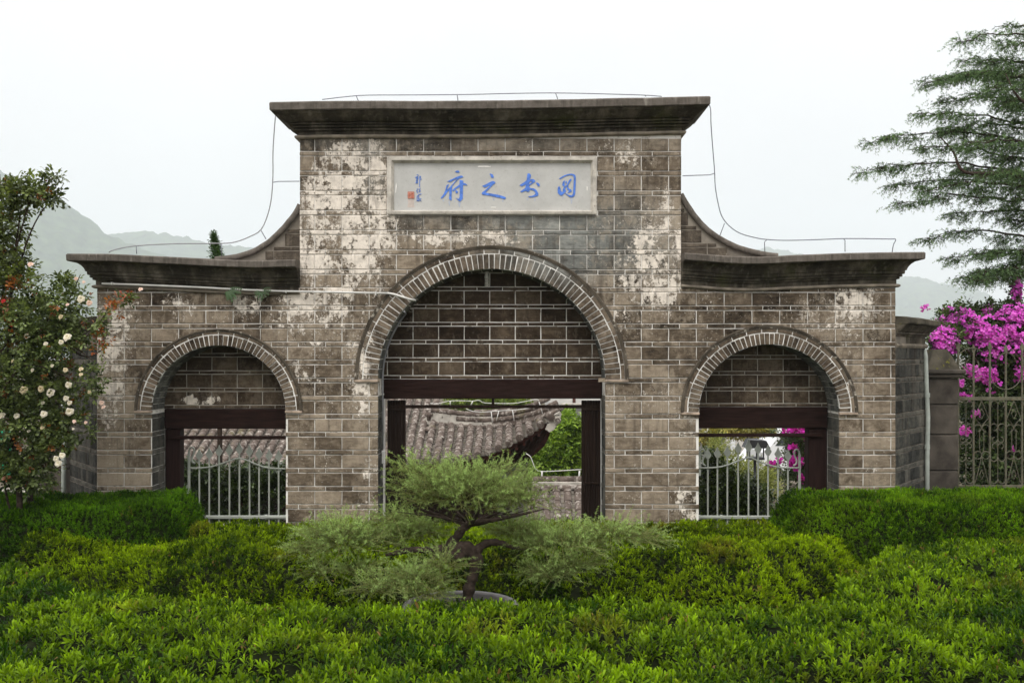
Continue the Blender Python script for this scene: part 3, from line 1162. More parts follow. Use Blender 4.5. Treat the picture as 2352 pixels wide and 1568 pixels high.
def frame_bar(a, b, c, d):
    """mitred bar: outer edge a-b, inner edge d-c, bevelled towards the panel"""
    mb = MB()
    y0, yo, yi, yp = .01, -.055, -.062, -.016
    mid = lambda p, q, t: (p[0] + (q[0] - p[0]) * t, p[1] + (q[1] - p[1]) * t)
    a2, b2 = mid(a, d, .62), mid(b, c, .62)
    v = [(a[0], y0, a[1]), (b[0], y0, b[1]), (a[0], yo, a[1]), (b[0], yo, b[1]), (a2[0], yi, a2[1]), (b2[0], yi, b2[1]), (d[0], yp, d[1]), (c[0], yp, c[1]), (d[0], y0, d[1]), (c[0], y0, c[1])]
    mb.add(v, [(0, 1, 3, 2), (2, 3, 5, 4), (4, 5, 7, 6), (6, 7, 9, 8)])
    mb.build('frame_bar', M_FRAMESTONE, plq)


frame_bar((px0, pz1), (px1, pz1), (ix1, iz1), (ix0, iz1))
frame_bar((px1, pz0), (px0, pz0), (ix0, iz0), (ix1, iz0))
frame_bar((px0, pz0), (px0, pz1), (ix0, iz1), (ix0, iz0))
frame_bar((px1, pz1), (px1, pz0), (ix1, iz0), (ix1, iz1))
MB().box(ix0, ix1, -.012, .012, iz0, iz1).build('panel', M_PLAQUE, plq)

YP = -.015


def zoomed(ox, oy, s):
    return lambda p: ((lambda w: (w[0], w[2]))(W((ox + p[0] / s) / 1.74150, (oy + p[1] / s) / 1.74150, 0)))


def poly_area(p):
    return sum(p[i][0] * p[(i + 1) % len(p)][1] - p[(i + 1) % len(p)][0] * p[i][1] for i in range(len(p)))


def glyph(name, polys, fn, mat, y=YP, th=.004):
    mb = MB()
    for pl in polys:
        mb.prism([fn(p) for p in pl], y - th, y + th * .5)
    return mb.build(name, mat, plq)


G1 = [[(340, 463), (470, 370), (620, 290), (760, 245), (900, 212), (1010, 210), (1110, 230), (1190, 285), (1215, 430), (1210, 700), (1200, 950), (1185, 1200), (1170, 1300), (1130, 1380), (1050, 1430), (960, 1445), (880, 1420), (790, 1350), (700, 1270), (645, 1215), (690, 1230), (780, 1285), (860, 1315), (940, 1335), (1000, 1335), (1050, 1285), (1070, 1200), (1085, 950), (1100, 700), (1110, 500), (1105, 390), (1070, 320), (1000, 290), (900, 290), (760, 310), (620, 360), (500, 430), (410, 490)],
      [(345, 865), (385, 900), (415, 980), (425, 1080), (460, 1140), (500, 1165), (530, 1150), (535, 1050), (560, 950), (620, 870), (720, 815), (760, 760), (800, 690), (835, 600), (870, 540), (940, 470), (990, 500), (980, 560), (930, 620), (880, 700), (820, 790), (830, 850), (835, 970), (900, 1000), (980, 1050), (1005, 1100), (985, 1150), (860, 1190), (770, 1230), (830, 1140), (855, 1080), (790, 1040), (755, 1010), (760, 900), (750, 880), (690, 930), (640, 1010), (700, 1060), (705, 1130), (650, 1190), (600, 1250), (540, 1300), (480, 1360), (410, 1340), (310, 1260), (270, 1180), (265, 1000), (280, 920)],
      [(610, 555), (640, 590), (630, 680), (640, 800), (600, 860), (550, 865), (505, 810), (510, 720), (545, 630)],
      [(695, 578), (735, 610), (755, 680), (740, 730), (700, 715), (670, 650)]]
G2 = [[(655, 205), (740, 195), (810, 240), (838, 310), (825, 380), (780, 470), (770, 510), (900, 485), (980, 500), (1045, 560), (1065, 620), (960, 690), (850, 760), (735, 840), (739, 756), (850, 690), (885, 605), (800, 615), (755, 650), (738, 750), (733, 845), (750, 900), (800, 950), (860, 968), (960, 970), (1050, 1010), (1140, 1090), (1200, 1190), (1225, 1270), (1200, 1350), (1120, 1390), (950, 1430), (770, 1445), (685, 1395), (860, 1370), (970, 1340), (1050, 1270), (1060, 1200), (1020, 1130), (930, 1075), (800, 1035), (780, 1060), (740, 1140), (670, 1165), (600, 1130), (545, 1105), (430, 1150), (335, 1190), (280, 1135), (400, 1050), (530, 960), (550, 880), (555, 760), (460, 820), (350, 870), (235, 805), (400, 705), (540, 610), (605, 540), (620, 450), (640, 300)],
      [(1095, 685), (1150, 670), (1220, 690), (1280, 760), (1300, 830), (1260, 875), (1200, 860), (1150, 790)]]
G3 = [[(585, 200), (640, 190), (740, 235), (765, 290), (785, 350), (770, 390), (700, 395), (650, 360), (630, 270)],
      [(225, 780), (400, 705), (560, 620), (700, 550), (790, 555), (860, 600), (865, 640), (760, 720), (640, 830), (480, 1000), (385, 1110), (600, 1140), (850, 1180), (1050, 1220), (1250, 1280), (1370, 1330), (1360, 1390), (1300, 1420), (1100, 1360), (900, 1320), (650, 1265), (430, 1225), (260, 1205), (200, 1150), (230, 1090), (350, 1000), (500, 870), (640, 740), (600, 745), (500, 800), (400, 855), (320, 850)]]
G4 = [[(785, 205), (850, 160), (940, 148), (995, 210), (960, 245), (880, 245)],
      [(440, 632), (620, 550), (850, 440), (1000, 385), (1090, 375), (1165, 440), (1020, 490), (940, 530), (860, 610), (760, 720), (670, 840), (650, 960), (640, 1200), (635, 1480), (590, 1480), (520, 1420), (535, 1250), (530, 1040), (440, 1110), (380, 1210), (300, 1310), (200, 1400), (150, 1390), (180, 1330), (280, 1200), (350, 1050), (390, 900), (405, 815), (510, 755), (490, 830), (450, 900), (440, 1000), (550, 900), (680, 760), (800, 620), (910, 500), (800, 545), (700, 590), (560, 670)],
      [(990, 590), (1060, 575), (1160, 610), (1155, 705), (1250, 725), (1320, 775), (1345, 815), (1250, 800), (1150, 800), (1140, 1000), (1135, 1400), (1080, 1470), (1010, 1540), (930, 1490), (830, 1370), (900, 1410), (960, 1410), (995, 1330), (1000, 1100), (1000, 880), (850, 960), (740, 1050), (690, 1085), (665, 1025), (800, 910), (990, 770)],
      [(795, 1040), (860, 1035), (915, 1080), (915, 1140), (870, 1175), (820, 1150)]]
glyph('character', G1, zoomed(2210, 680, 13.067), M_BLUE)
glyph('character', G2, zoomed(2060, 680, 13.067), M_BLUE)
glyph('character', G3, zoomed(1910, 680, 12.06), M_BLUE)
glyph('character', G4, zoomed(1750, 670, 11.2), M_BLUE)


def stroke(pts, w):
    out, out2 = [], []
    for i, p in enumerate(pts):
        d = np.array(pts[min(i + 1, len(pts) - 1)], float) - np.array(pts[max(i - 1, 0)], float)
        d /= np.linalg.norm(d) + 1e-9
        n = np.array((-d[1], d[0])) * w * .5
        out.append(tuple(np.array(p) + n)); out2.append(tuple(np.array(p) - n))
    return out + out2[::-1]


SIG = [[[(530, 115), (570, 115), (620, 150)], [(455, 235), (520, 215), (580, 180)], [(520, 230), (530, 320)], [(580, 190), (590, 300)], [(525, 310), (600, 300)], [(530, 260), (580, 250)], [(490, 385), (560, 330)], [(480, 480), (540, 420), (570, 370)], [(555, 350), (572, 480)], [(570, 485), (500, 485)], [(660, 180), (660, 660)], [(660, 190), (710, 180)], [(710, 185), (692, 240), (740, 300), (690, 350)]],
       [[(550, 720), (555, 790), (515, 850)], [(555, 800), (550, 860), (570, 940)], [(610, 750), (650, 770)], [(690, 710), (650, 780)], [(620, 850), (625, 880), (680, 870)], [(680, 870), (690, 815), (640, 820)]],
       [[(640, 970), (610, 1010), (600, 1060)], [(640, 1000), (740, 965)], [(550, 1060), (610, 1050)], [(545, 1060), (540, 1290)], [(540, 1285), (600, 1240)], [(610, 1050), (630, 1120), (590, 1180)], [(640, 1150), (620, 1310)], [(660, 1210), (730, 1170)], [(660, 1250), (735, 1285)]]]
fn = zoomed(1620, 690, 11.2)
for k, grp in enumerate(SIG):
    glyph('signature_character', [stroke(p, 24) for p in grp], fn, M_BLUE, y=YP - .0004 * k)
glyph('seal', [[(135, 880), (415, 880), (415, 1165), (135, 1165)]], fn, M_PINK, th=.002)
glyph('seal_mark', [stroke(p, 22) for p in ([(135, 885), (415, 885)], [(140, 880), (140, 1165)], [(410, 880), (410, 1165)], [(135, 1160), (415, 1160)], [(190, 930), (185, 1100), (250, 1110)], [(230, 920), (235, 1060)], [(190, 980), (260, 985)],
                                            [(310, 910), (318, 1120)], [(280, 960), (370, 955)], [(285, 1030), (365, 1040)], [(360, 920), (365, 1110)], [(270, 1110), (370, 1125)], [(200, 1040), (260, 1040)])], fn, M_RED, y=YP - .003, th=.002)


M_RUN = simple('washed_out_blue', (.40, .43, .50), .85, .12, 30, .05, .2)
M_CHIP = simple('plaque_chip', (.78, .76, .72), .9, .1, 30, .1, .2)
fz = zoomed(1540, 620, 2.735)
runs = []
for x, y0_, y1_, w_ in ((640, 490, 515, 26), (705, 505, 560, 22), (815, 515, 575, 34), (760, 500, 525, 14), (1190, 470, 505, 30), (1290, 490, 520, 24), (1560, 470, 500, 26), (1640, 470, 515, 20), (1945, 450, 490, 22), (2040, 468, 540, 30)):
    runs.append([(x - w_ / 2, y0_), (x + w_ / 2, y0_), (x + w_ * .3, (y0_ + y1_) / 2), (x + w_ * .12, y1_), (x - w_ * .15, y1_ - 6), (x - w_ * .34, (y0_ + y1_) / 2)])
glyph('paint_run', runs, fz, M_RUN, y=YP + .003, th=.001)
glyph('paint_run', [[(250, 482), (322, 482), (318, 540), (326, 576), (246, 576), (254, 530)]], fz, simple('washed_out_red', (.50, .43, .39), .85, .12, 30, .05, .2), y=YP + .003, th=.001)
glyph('chip', [[(1010, 136), (1025, 122), (1130, 120), (1145, 130), (1152, 118), (1158, 134), (1140, 139)], [(112, 420), (118, 330), (128, 305), (130, 350), (122, 410)], [(1155, 574), (1170, 570), (1216, 571), (1214, 579), (1160, 580)], [(2205, 345), (2216, 350), (2214, 395), (2206, 388)]], fz, M_CHIP, y=YP + .002, th=.002)

# --- timber beams, posts and rails of the doorways
YD = .455
A0, A1, A2 = ARCHES
MB().bbox(A0.l + .01, A0.r - .0, YD - .03, YD + .22, WZ(984, YD), WZ(938.5, YD), .01).build('beam', M_BEAM, gate)
MB().bbox(A1.l + .01, A1.r - .01, YD - .05, YD + .22, WZ(915, YD), WZ(871, YD), .01).build('beam', M_BEAM, gate)
MB().bbox(A2.l + .005, A2.r - .01, YD - .03, YD + .22, WZ(983, YD), WZ(934.5, YD), .01).build('beam', M_BEAM, gate)
MB().bbox(A0.l + .01, WX(413, YD), YD, YD + .18, .02, WZ(984, YD) - .003, .01).build('post', M_POST, gate)
MB().bbox(WX(1857, YD), A2.r - .01, YD, YD + .18, .02, WZ(983, YD) - .003, .01).build('post', M_POST, gate)
MB().bbox(WX(389, YD), A0.r + .05, YD - .045, YD - .003, WZ(1008, YD), WZ(1000, YD), .004).build('rail', M_BEAM, gate)
MB().bbox(A2.l - .02, WX(1886, YD), YD - .045, YD - .003, WZ(1002.5, YD), WZ(994.5, YD), .004).build('rail', M_BEAM, gate)
MB().bbox(A1.l + .06, A1.r - .06, YD + .02, YD + .06, WZ(937.5, YD), WZ(930, YD), .004).build('rail', M_DOOR, gate)
MB().bbox(WX(1129, YD), WX(1135.5, YD), YD + .018, YD + .062, WZ(936, YD), WZ(914.5, YD), .003).build('hanger', M_DOOR, gate)


def folding_door(p0, p1, side):
    o = thing('folding_door', 'dark boarded door folded back at the %s side of the middle arch' % side, 'door', (WX((p0 + p1) / 2, YD + .1), YD + .1, 0), 'folded doors of the middle arch')
    n = 7
    x0, x1 = WX(p0, YD), WX(p1, YD)
    zt = WZ(919.5, YD)
    for i in range(n):
        a, c = x0 + (x1 - x0) * i / n, x0 + (x1 - x0) * (i + 1) / n
        dy = .012 * (i % 2) + random.uniform(0, .006)
        MB().bbox(a + .001, c - .0015, YD + .02 + dy, YD + .075 + dy, .02, zt, .004).build('board', M_DOOR, o)
    for z in (zt - .12, WZ(1110, YD), .3):
        MB().bbox(x0 + .01, x1 - .01, YD + .008, YD + .022, z - .014, z + .014, .003).build('iron_strap', M_DOOR, o)
    if side == 'right':
        MB().tube([(x0 + .03, YD + .01, WZ(1112, YD)), (x0 + .03, YD - .03, WZ(1112, YD)), (x0 + .03, YD - .03, WZ(1130, YD)), (x0 + .03, YD + .01, WZ(1130, YD))], .007, 5).build('handle', M_DOOR, o)


folding_door(889, 931, 'left')
folding_door(1336, 1380, 'right')
# ------------------------------------------------------------------ foliage tools
def leaves(base, d, nrm, length, width, oblong=False, fold=.25, curl=.15):
    """arrays of leaves: base, direction, normal (N,3); returns verts, tris, per-leaf vertex count"""
    N = len(base)
    d = unit(d); s = unit(np.cross(d, nrm)); n = np.cross(s, d)
    L = np.broadcast_to(np.asarray(length, float), (N,))[:, None]; w = np.broadcast_to(np.asarray(width, float), (N,))[:, None] * .5
    if oblong:
        P = [base, base + d * L * .42 + s * w * .85 + n * w * fold, base + d * L * .42 - s * w * .85 + n * w * fold,
             base + d * L * .76 + s * w + n * (w * fold - L * curl * .3), base + d * L * .76 - s * w + n * (w * fold - L * curl * .3), base + d * L - n * L * curl]
        V = np.stack(P, 1).reshape(-1, 3)
        q = np.array([(0, 2, 1), (1, 2, 4), (1, 4, 3), (3, 4, 5)])
        k = 6
    else:
        P = [base, base + d * L * .5 + s * w + n * w * fold, base + d * L * .5 - s * w + n * w * fold, base + d * L - n * L * curl]
        V = np.stack(P, 1).reshape(-1, 3)
        q = np.array([(0, 2, 1), (1, 2, 3)])
        k = 4
    T = (np.arange(N)[:, None, None] * k + q[None]).reshape(-1, 3)
    return V, T, k


def rand_dir(n):
    return unit(rng.normal(size=(n, 3)))


def join(parts):
    V, T, Cc, o = [], [], [], 0
    for v, t, c in parts:
        V.append(v); T.append(t + o); Cc.append(c); o += len(v)
    return np.concatenate(V), np.concatenate(T), np.concatenate(Cc)


def surface_points(P, n):
    """n random points on a grid surface P (rows, cols, 3): positions and normals"""
    a, b, c, d = P[:-1, :-1], P[:-1, 1:], P[1:, 1:], P[1:, :-1]
    nr = np.cross(b - a, d - a)
    area = np.linalg.norm(nr, axis=-1)
    p = (area / area.sum()).ravel()
    idx = rng.choice(len(p), n, p=p)
    i, j = np.unravel_index(idx, area.shape)
    u, v = rng.random((n, 1)), rng.random((n, 1))
    pos = (a[i, j] * (1 - u) + b[i, j] * u) * (1 - v) + (d[i, j] * (1 - u) + c[i, j] * u) * v
    nn = unit(nr[i, j])
    nn[nn[:, 2] < 0] *= -1
    return pos, nn, area.sum()


def shoots(pos, nrm, k, L, lw, col_old, col_new, stem, up=.75, oblong=True, spread=(.16, .95), yellow=None, seedn=3, jit=.35, depth=.05):
    """leafy shoot tips: k leaves spiralling round an axis"""
    n = len(pos)
    ax = unit(nrm * .75 + np.array((0, 0, up)) + rng.normal(size=(n, 3)) * jit)
    a = unit(np.cross(ax, rng.normal(size=(n, 3))))
    b = np.cross(ax, a)
    sz = rng.uniform(.6, 1.35, n)
    sink = rng.uniform(-.3, 1, n) ** 1 * depth
    tipc = np.clip(rng.normal(.5, .28, n) + (fbm(pos[:, 0] * 2.3, pos[:, 1] * 2.3, seedn, 3) - .5) * 1.6, 0, 1.1)
    yel = np.zeros(n)
    if yellow is not None:
        yel = sstep(.60, .78, fbm(pos[:, 0] * 1.3 + 9, pos[:, 1] * 1.3, seedn + 20, 4)) * rng.random(n) * yellow
    dead = (rng.random(n) < .004) | ((fbm(pos[:, 0] * 6, pos[:, 1] * 6, seedn + 40, 2) > .84) & (rng.random(n) < .5))
    B, Dd, Nn, LL, CC = [], [], [], [], []
    co, cn = np.array(col_old), np.array(col_new)
    for i in range(k):
        f = i / max(1, k - 1)                      # 0 = tip leaves, 1 = lowest
        th = i * 2.39996 + rng.uniform(-.3, .3, n)
        el = spread[0] + (spread[1] - spread[0]) * f + rng.uniform(-.18, .18, n)
        rad = a * np.cos(th)[:, None] + b * np.sin(th)[:, None]
        dr = ax * np.cos(el)[:, None] + rad * np.sin(el)[:, None]
        B.append(pos - ax * (sink + f * stem * sz)[:, None])
        Dd.append(dr)
        Nn.append(unit(ax * np.sin(el)[:, None] - rad * np.cos(el)[:, None] + rng.normal(size=(n, 3)) * .15))
        l = L * sz * (.75 + .4 * min(1, f * 1.6)) * rng.uniform(.8, 1.15, n)
        LL.append(l)
        t = np.clip(tipc * (1.15 - .85 * f), 0, 1)[:, None]
        c = co * (1 - t) + cn * t
        c = np.where((rng.random(n) < np.where(dead, .35, .004))[:, None], np.array((.24, .15, .05)), c)
        c = c * (1 - yel[:, None]) + np.array((.34, .27, .03)) * yel[:, None]
        CC.append(c * rng.uniform(.75, 1.25, n)[:, None])
    B, Dd, Nn, LL, CC = map(np.concatenate, (B, Dd, Nn, LL, CC))
    V, T, kk = leaves(B, Dd, Nn, LL, LL * lw, oblong)
    return V, T, np.repeat(CC, kk, 0)


def surf_mesh(name, P, mat, parent):
    r, c = P.shape[:2]
    T = []
    for j in range(r - 1):
        a = j * c + np.arange(c - 1)
        T.append(np.stack([a, a + 1, a + c], 1)); T.append(np.stack([a + 1, a + c + 1, a + c], 1))
    return tri_mesh(name, P.reshape(-1, 3), np.concatenate(T), mat, parent, smooth=True)


# ------------------------------------------------------------------ hedges: clipped masses whose tops are height fields in plan
def far_front(x):       # far edge of the front hedge (distance from the camera)
    return np.interp(x, [-6.2, -5.1, -4.4, -4.0, -3.7, -3.1, -1.8, -.6, 1.58, 2.26, 2.75, 3.3, 3.87, 4.38, 5.73, 7], [10.1, 9.95, 9.55, 9.2, 8.85, 8.5, 8.40, 8.46, 8.28, 8.3, 8.7, 9.7, 10.5, 10.95, 11.2, 11.3])


PITS = [(1150, 1392, .20, .13), (590, 1530, .20, .42), (265, 1528, .17, .30), (420, 1470, .12, .16), (1080, 1548, .15, .24), (1450, 1530, .16, .22), (1890, 1552, .22, .34), (2150, 1556, .22, .34), (1280, 1470, .10, .14), (1700, 1440, .12, .16), (2060, 1430, .12, .16), (800, 1450, .1, .12), (2300, 1500, .15, .2), (120, 1500, .12, .2)]


def h_front(x, d):
    e = far_front(x) - d
    z = .95 * sstep(-.02, .20, e) ** .7
    z = z + (fbm(x * 1.1, d * 1.1, 31, 3) - .5) * .20 * sstep(.0, .4, e) + (fbm(x * 4.2, d * 4.2, 37, 2) - .5) * .14 + (vnoise(x * 9, d * 9, 39) - .5) * .10
    z = z + .05 * sstep(-.1, .4, e)
    for px, py, r, dp in PITS:
        dd = 4711.0 / (py - 815.0); xx = (px - CX) * dd / F
        z = z - dp * np.exp(-(((x - xx) / (r * 1.5)) ** 2 + ((d - dd) / r) ** 2))
    return z


def mid_front(x):       # front foot of the middle hedge
    return np.interp(x, [-5.2, -4.2, -3.6, -2.8, -1.5, 0, 1.5, 2.4, 3.2, 3.9, 4.6], [10.05, 9.6, 9.2, 9.1, 9.45, 9.7, 9.3, 8.9, 9.6, 10.6, 11.2])


def h_mid(x, d):
    e = d - mid_front(x)
    z = .05 + (.90 - .06 * sstep(11.2, 12.3, d)) * sstep(-.02, 1.25, e) ** .75
    z = z + (fbm(x * 1.3, d * 1.3, 51, 3) - .5) * .42 * sstep(.1, .9, e) * sstep(12.6, 11.6, d) + (fbm(x * 4.5, d * 4.5, 57, 2) - .5) * .13 + (vnoise(x * 11, d * 11, 58) - .5) * .10
    return z


def edge_left(x, d):    # inside-ness of the left mound
    return np.minimum(d - np.interp(x, [-7, -5.5, -4.6, -3.9], [10.75, 10.85, 11.05, 11.35]), (-3.62 - x) * 1.1)


def h_left(x, d):
    return 1.30 * sstep(-.05, .55, edge_left(x, d)) ** .6 + (fbm(x * 1.5, d * 1.5, 61, 3) - .5) * .16 + (fbm(x * 5, d * 5, 63, 2) - .5) * .07 + (vnoise(x * 12, d * 12, 64) - .5) * .06 - .03 * (12.4 - d)


def edge_right(x, d):
    return np.minimum(d - np.interp(x, [3, 3.6, 4.4, 5.2, 7.4], [11.75, 11.5, 11.15, 11.05, 11.0]), (x - 2.98) * 1.0)


def h_right(x, d):
    return 1.30 * sstep(-.05, .62, edge_right(x, d)) ** .55 + (fbm(x * 1.5, d * 1.5, 71, 3) - .5) * .14 + (fbm(x * 5, d * 5, 73, 2) - .5) * .07 + (vnoise(x * 12, d * 12, 74) - .5) * .06 - .02 * (12.4 - d)


def hedge(label, fn, xr, dr, ns, k, L, lw, co, cn, oblong, mat, yellow, seedn, zmin=.0, group=None, stem=.07, step=.065, jit=.35):
    xs = np.arange(xr[0], xr[1] + step, step); ds = np.arange(dr[0], dr[1] + step, step)
    X, Dd = np.meshgrid(xs, ds)
    Z = fn(X, Dd)
    Pg = np.stack([X, Dd - D, Z], -1)
    o = thing('hedge', label, 'hedge', (float(np.mean(xr)), float(np.mean(dr) - D), 0), group)
    core = Pg.copy(); core[..., 2] -= .085
    surf_mesh('hedge_core', core, M_HCORE, o)
    pos, nn, ar = surface_points(Pg, ns)
    half = .60 * (pos[:, 1] + D) + .5
    ok = (pos[:, 2] > zmin) & (np.abs(pos[:, 0]) < half)
    pos, nn = pos[ok], nn[ok]
    V, T, Cc = shoots(pos, nn, k, L, lw, co, cn, stem, oblong=oblong, yellow=yellow, seedn=seedn, jit=jit, depth=L * .8)
    f = tri_mesh('foliage', V, T, mat, o, Cc, kind='stuff')
    return o


hedge('broad clipped front hedge with long glossy leaves along the bottom of the photo', h_front, (-6.6, 7.4), (5.0, 11.4), 46000, 7, .055, .27, (.017, .054, .002), (.235, .375, .007), True, M_HEDGE, .4, 3, zmin=.25)
hedge('small leaved yellowish middle hedge running behind the bonsai to the gate', h_mid, (-5.4, 4.6), (8.7, 12.62), 40000, 7, .043, .30, (.018, .048, .002), (.30, .44, .005), False, M_HEDGE2, .55, 5, zmin=.12, stem=.05)
hedge('dark green rounded hedge mound below the rose at the left', h_left, (-7.4, -3.45), (10.6, 12.55), 19000, 8, .034, .29, (.014, .050, .002), (.115, .255, .008), False, M_HEDGE2, .0, 7, zmin=.3, stem=.05)
hedge('tall rounded hedge mound in front of the right wing', h_right, (2.85, 8.0), (10.9, 12.7), 25000, 8, .035, .29, (.016, .056, .002), (.185, .355, .008), False, M_HEDGE2, .15, 8, zmin=.3, stem=.05)


# ------------------------------------------------------------------ needles
def needle_shoots(paths, n_each, L, w, c_old, c_new, off=None):
    """paths: list of (m,3) arrays; needles all round each"""
    B, Dd, Cc = [], [], []
    co, cn = np.array(c_old), np.array(c_new)
    for ip, P in enumerate(paths):
        m = len(P)
        t = rng.random(n_each) * (m - 1)
        i = np.minimum(t.astype(int), m - 2); f = (t - i)[:, None]
        p = P[i] * (1 - f) + P[i + 1] * f
        ax = unit(P[i + 1] - P[i])
        rd = rng.normal(size=(n_each, 3)); rd -= ax * np.sum(rd * ax, 1, keepdims=True); rd = unit(rd)
        d = unit(rd * 1.0 + ax * rng.uniform(.35, 1.0, (n_each, 1)) * 1.0)
        B.append(p); Dd.append(d)
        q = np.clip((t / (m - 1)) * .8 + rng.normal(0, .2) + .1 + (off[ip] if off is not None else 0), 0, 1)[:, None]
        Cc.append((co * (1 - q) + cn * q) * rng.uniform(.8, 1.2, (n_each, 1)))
    B, Dd, Cc = np.concatenate(B), np.concatenate(Dd), np.concatenate(Cc)
    N = len(B)
    s = unit(np.cross(Dd, rng.normal(size=(N, 3))))
    l = L * rng.uniform(.7, 1.2, (N, 1))
    V = np.stack([B - s * w * .5, B + s * w * .5, B + Dd * l], 1).reshape(-1, 3)
    T = np.arange(N * 3).reshape(-1, 3)
    return V, T, np.repeat(Cc, 3, 0)


def bez(a, b, c, n=7):
    t = np.linspace(0, 1, n)[:, None]
    return np.array(a) * (1 - t) ** 2 + np.array(b) * 2 * t * (1 - t) + np.array(c) * t * t


def catmull(P, k=6):
    P = [np.array(p, float) for p in P]
    out = []
    for i in range(len(P) - 1):
        a, b, c, d = P[max(i - 1, 0)], P[i], P[i + 1], P[min(i + 2, len(P) - 1)]
        for j in range(k):
            t = j / k
            out.append(.5 * ((2 * b) + (-a + c) * t + (2 * a - 5 * b + 4 * c - d) * t * t + (-a + 3 * b - 3 * c + d) * t ** 3))
    out.append(P[-1])
    return out


# ------------------------------------------------------------------ bonsai in its big round basin
YBN = 9.15 - D
bas = thing('basin', 'big round shallow stone basin half sunk behind the front hedge', 'basin', (WX(1058, YBN), YBN, 0))
mb = MB()
zr = .725
mb.lathe((WX(1058, YBN), YBN, 0), [(.40, .0), (.42, .3), (.47, .55), (.52, zr - .09), (.535, zr - .07), (.535, zr - .012), (.525, zr), (.475, zr), (.465, zr - .012), (.455, zr - .10), (.0, zr - .10)], 48)
M_BASIN = simple('wet_basin_stone', (.17, .155, .16), .35, .35, 9, .3, .5)
mb.build('bowl', M_BASIN, bas, smooth=False)
mb = MB().lathe((WX(1058, YBN), YBN, 0), [(.456, zr - .085), (.3, zr - .05), (.12, zr - .02), (.0, zr - .01)], 30)
M_SOIL = simple('mossy_soil', (.03, .032, .014), .95, .5, 12, .7, .1)
mb.build('soil', M_SOIL, bas)

bon = thing('bonsai_tree', 'low spreading bonsai conifer with twisted dark trunk and layered needle pads', 'bonsai tree', (WX(1075, YBN), YBN, zr - .03))
BP = lambda x, y, dy=0.0: np.array(W(x, y, YBN + dy))


def btube(pts, rs, name, parent=bon, n=9, rough=.16):
    Q = catmull(pts, 8)
    R = np.interp(np.linspace(0, len(pts) - 1, len(Q)), range(len(pts)), rs)
    sd = random.random() * 50
    R = [r * (1 + rough * (float(vnoise(i * .55, sd)) - .5) * 2) for i, r in enumerate(R)]
    return MB().tube(Q, R, n).build(name, M_BARK, parent, smooth=True)


# trunk: up from the basin, swelling, bending left, then up to the right
btube([BP(1072, 1400), BP(1074, 1370), BP(1082, 1335), BP(1092, 1305), BP(1090, 1278), BP(1070, 1262), BP(1046, 1258), BP(1036, 1248), BP(1050, 1232), BP(1062, 1215), BP(1078, 1203)],
      [.068, .054, .048, .054, .070, .080, .072, .050, .044, .038, .032], 'trunk', n=12, rough=.2)
btube([BP(1065, 1275, -.02), BP(1040, 1276, -.04), BP(1020, 1282, -.06), BP(1012, 1286, -.06)], [.07, .06, .05, .03], 'trunk_knot')
btube([BP(1075, 1262), BP(1040, 1257, .0), BP(990, 1262, .02), BP(945, 1262, .0), BP(915, 1268, -.02), BP(885, 1274, -.03)], [.05, .045, .036, .030, .024, .012], 'branch')
btube([BP(1092, 1278), BP(1100, 1258, .02), BP(1122, 1246, .04), BP(1150, 1246, .04), BP(1180, 1256, .05), BP(1230, 1262, .1)], [.05, .042, .036, .030, .022, .008], 'branch')
btube([BP(1012, 1262), BP(1000, 1275, -.06), BP(985, 1290, -.1), BP(950, 1310, -.15)], [.03, .022, .016, .006], 'branch')
btube([BP(1078, 1203), BP(1110, 1197, -.1), BP(1150, 1190, -.15), BP(1200, 1180, -.1), BP(1250, 1168, 0)], [.034, .026, .020, .013, .005], 'branch')
btube([BP(1076, 1206), BP(1050, 1196, .05), BP(1010, 1184, .1), BP(965, 1168, .05), BP(925, 1140, 0)], [.034, .026, .020, .013, .005], 'branch')
btube([BP(1076, 1206), BP(1060, 1188, .2), BP(1040, 1160, .35)], [.03, .018, .006], 'branch')
btube([BP(1078, 1205), BP(1090, 1190, -.25), BP(1100, 1165, -.4)], [.03, .018, .006], 'branch')
for i in range(15):         # fine twigs fanning out below the top pad
    a = random.uniform(0, 2 * pi)
    ex, ey = 1075 + cos(a) * random.uniform(70, 165), 1168 + random.uniform(-12, 12)
    dy = sin(a) * .55
    btube([BP(1075 + cos(a) * 20, 1200 - 6 * random.random(), dy * .1), BP(1075 + (ex - 1075) * .5, 1188 - 10 * random.random(), dy * .5), BP(ex, ey, dy)], [.009, .006, .003], 'twig', n=5)


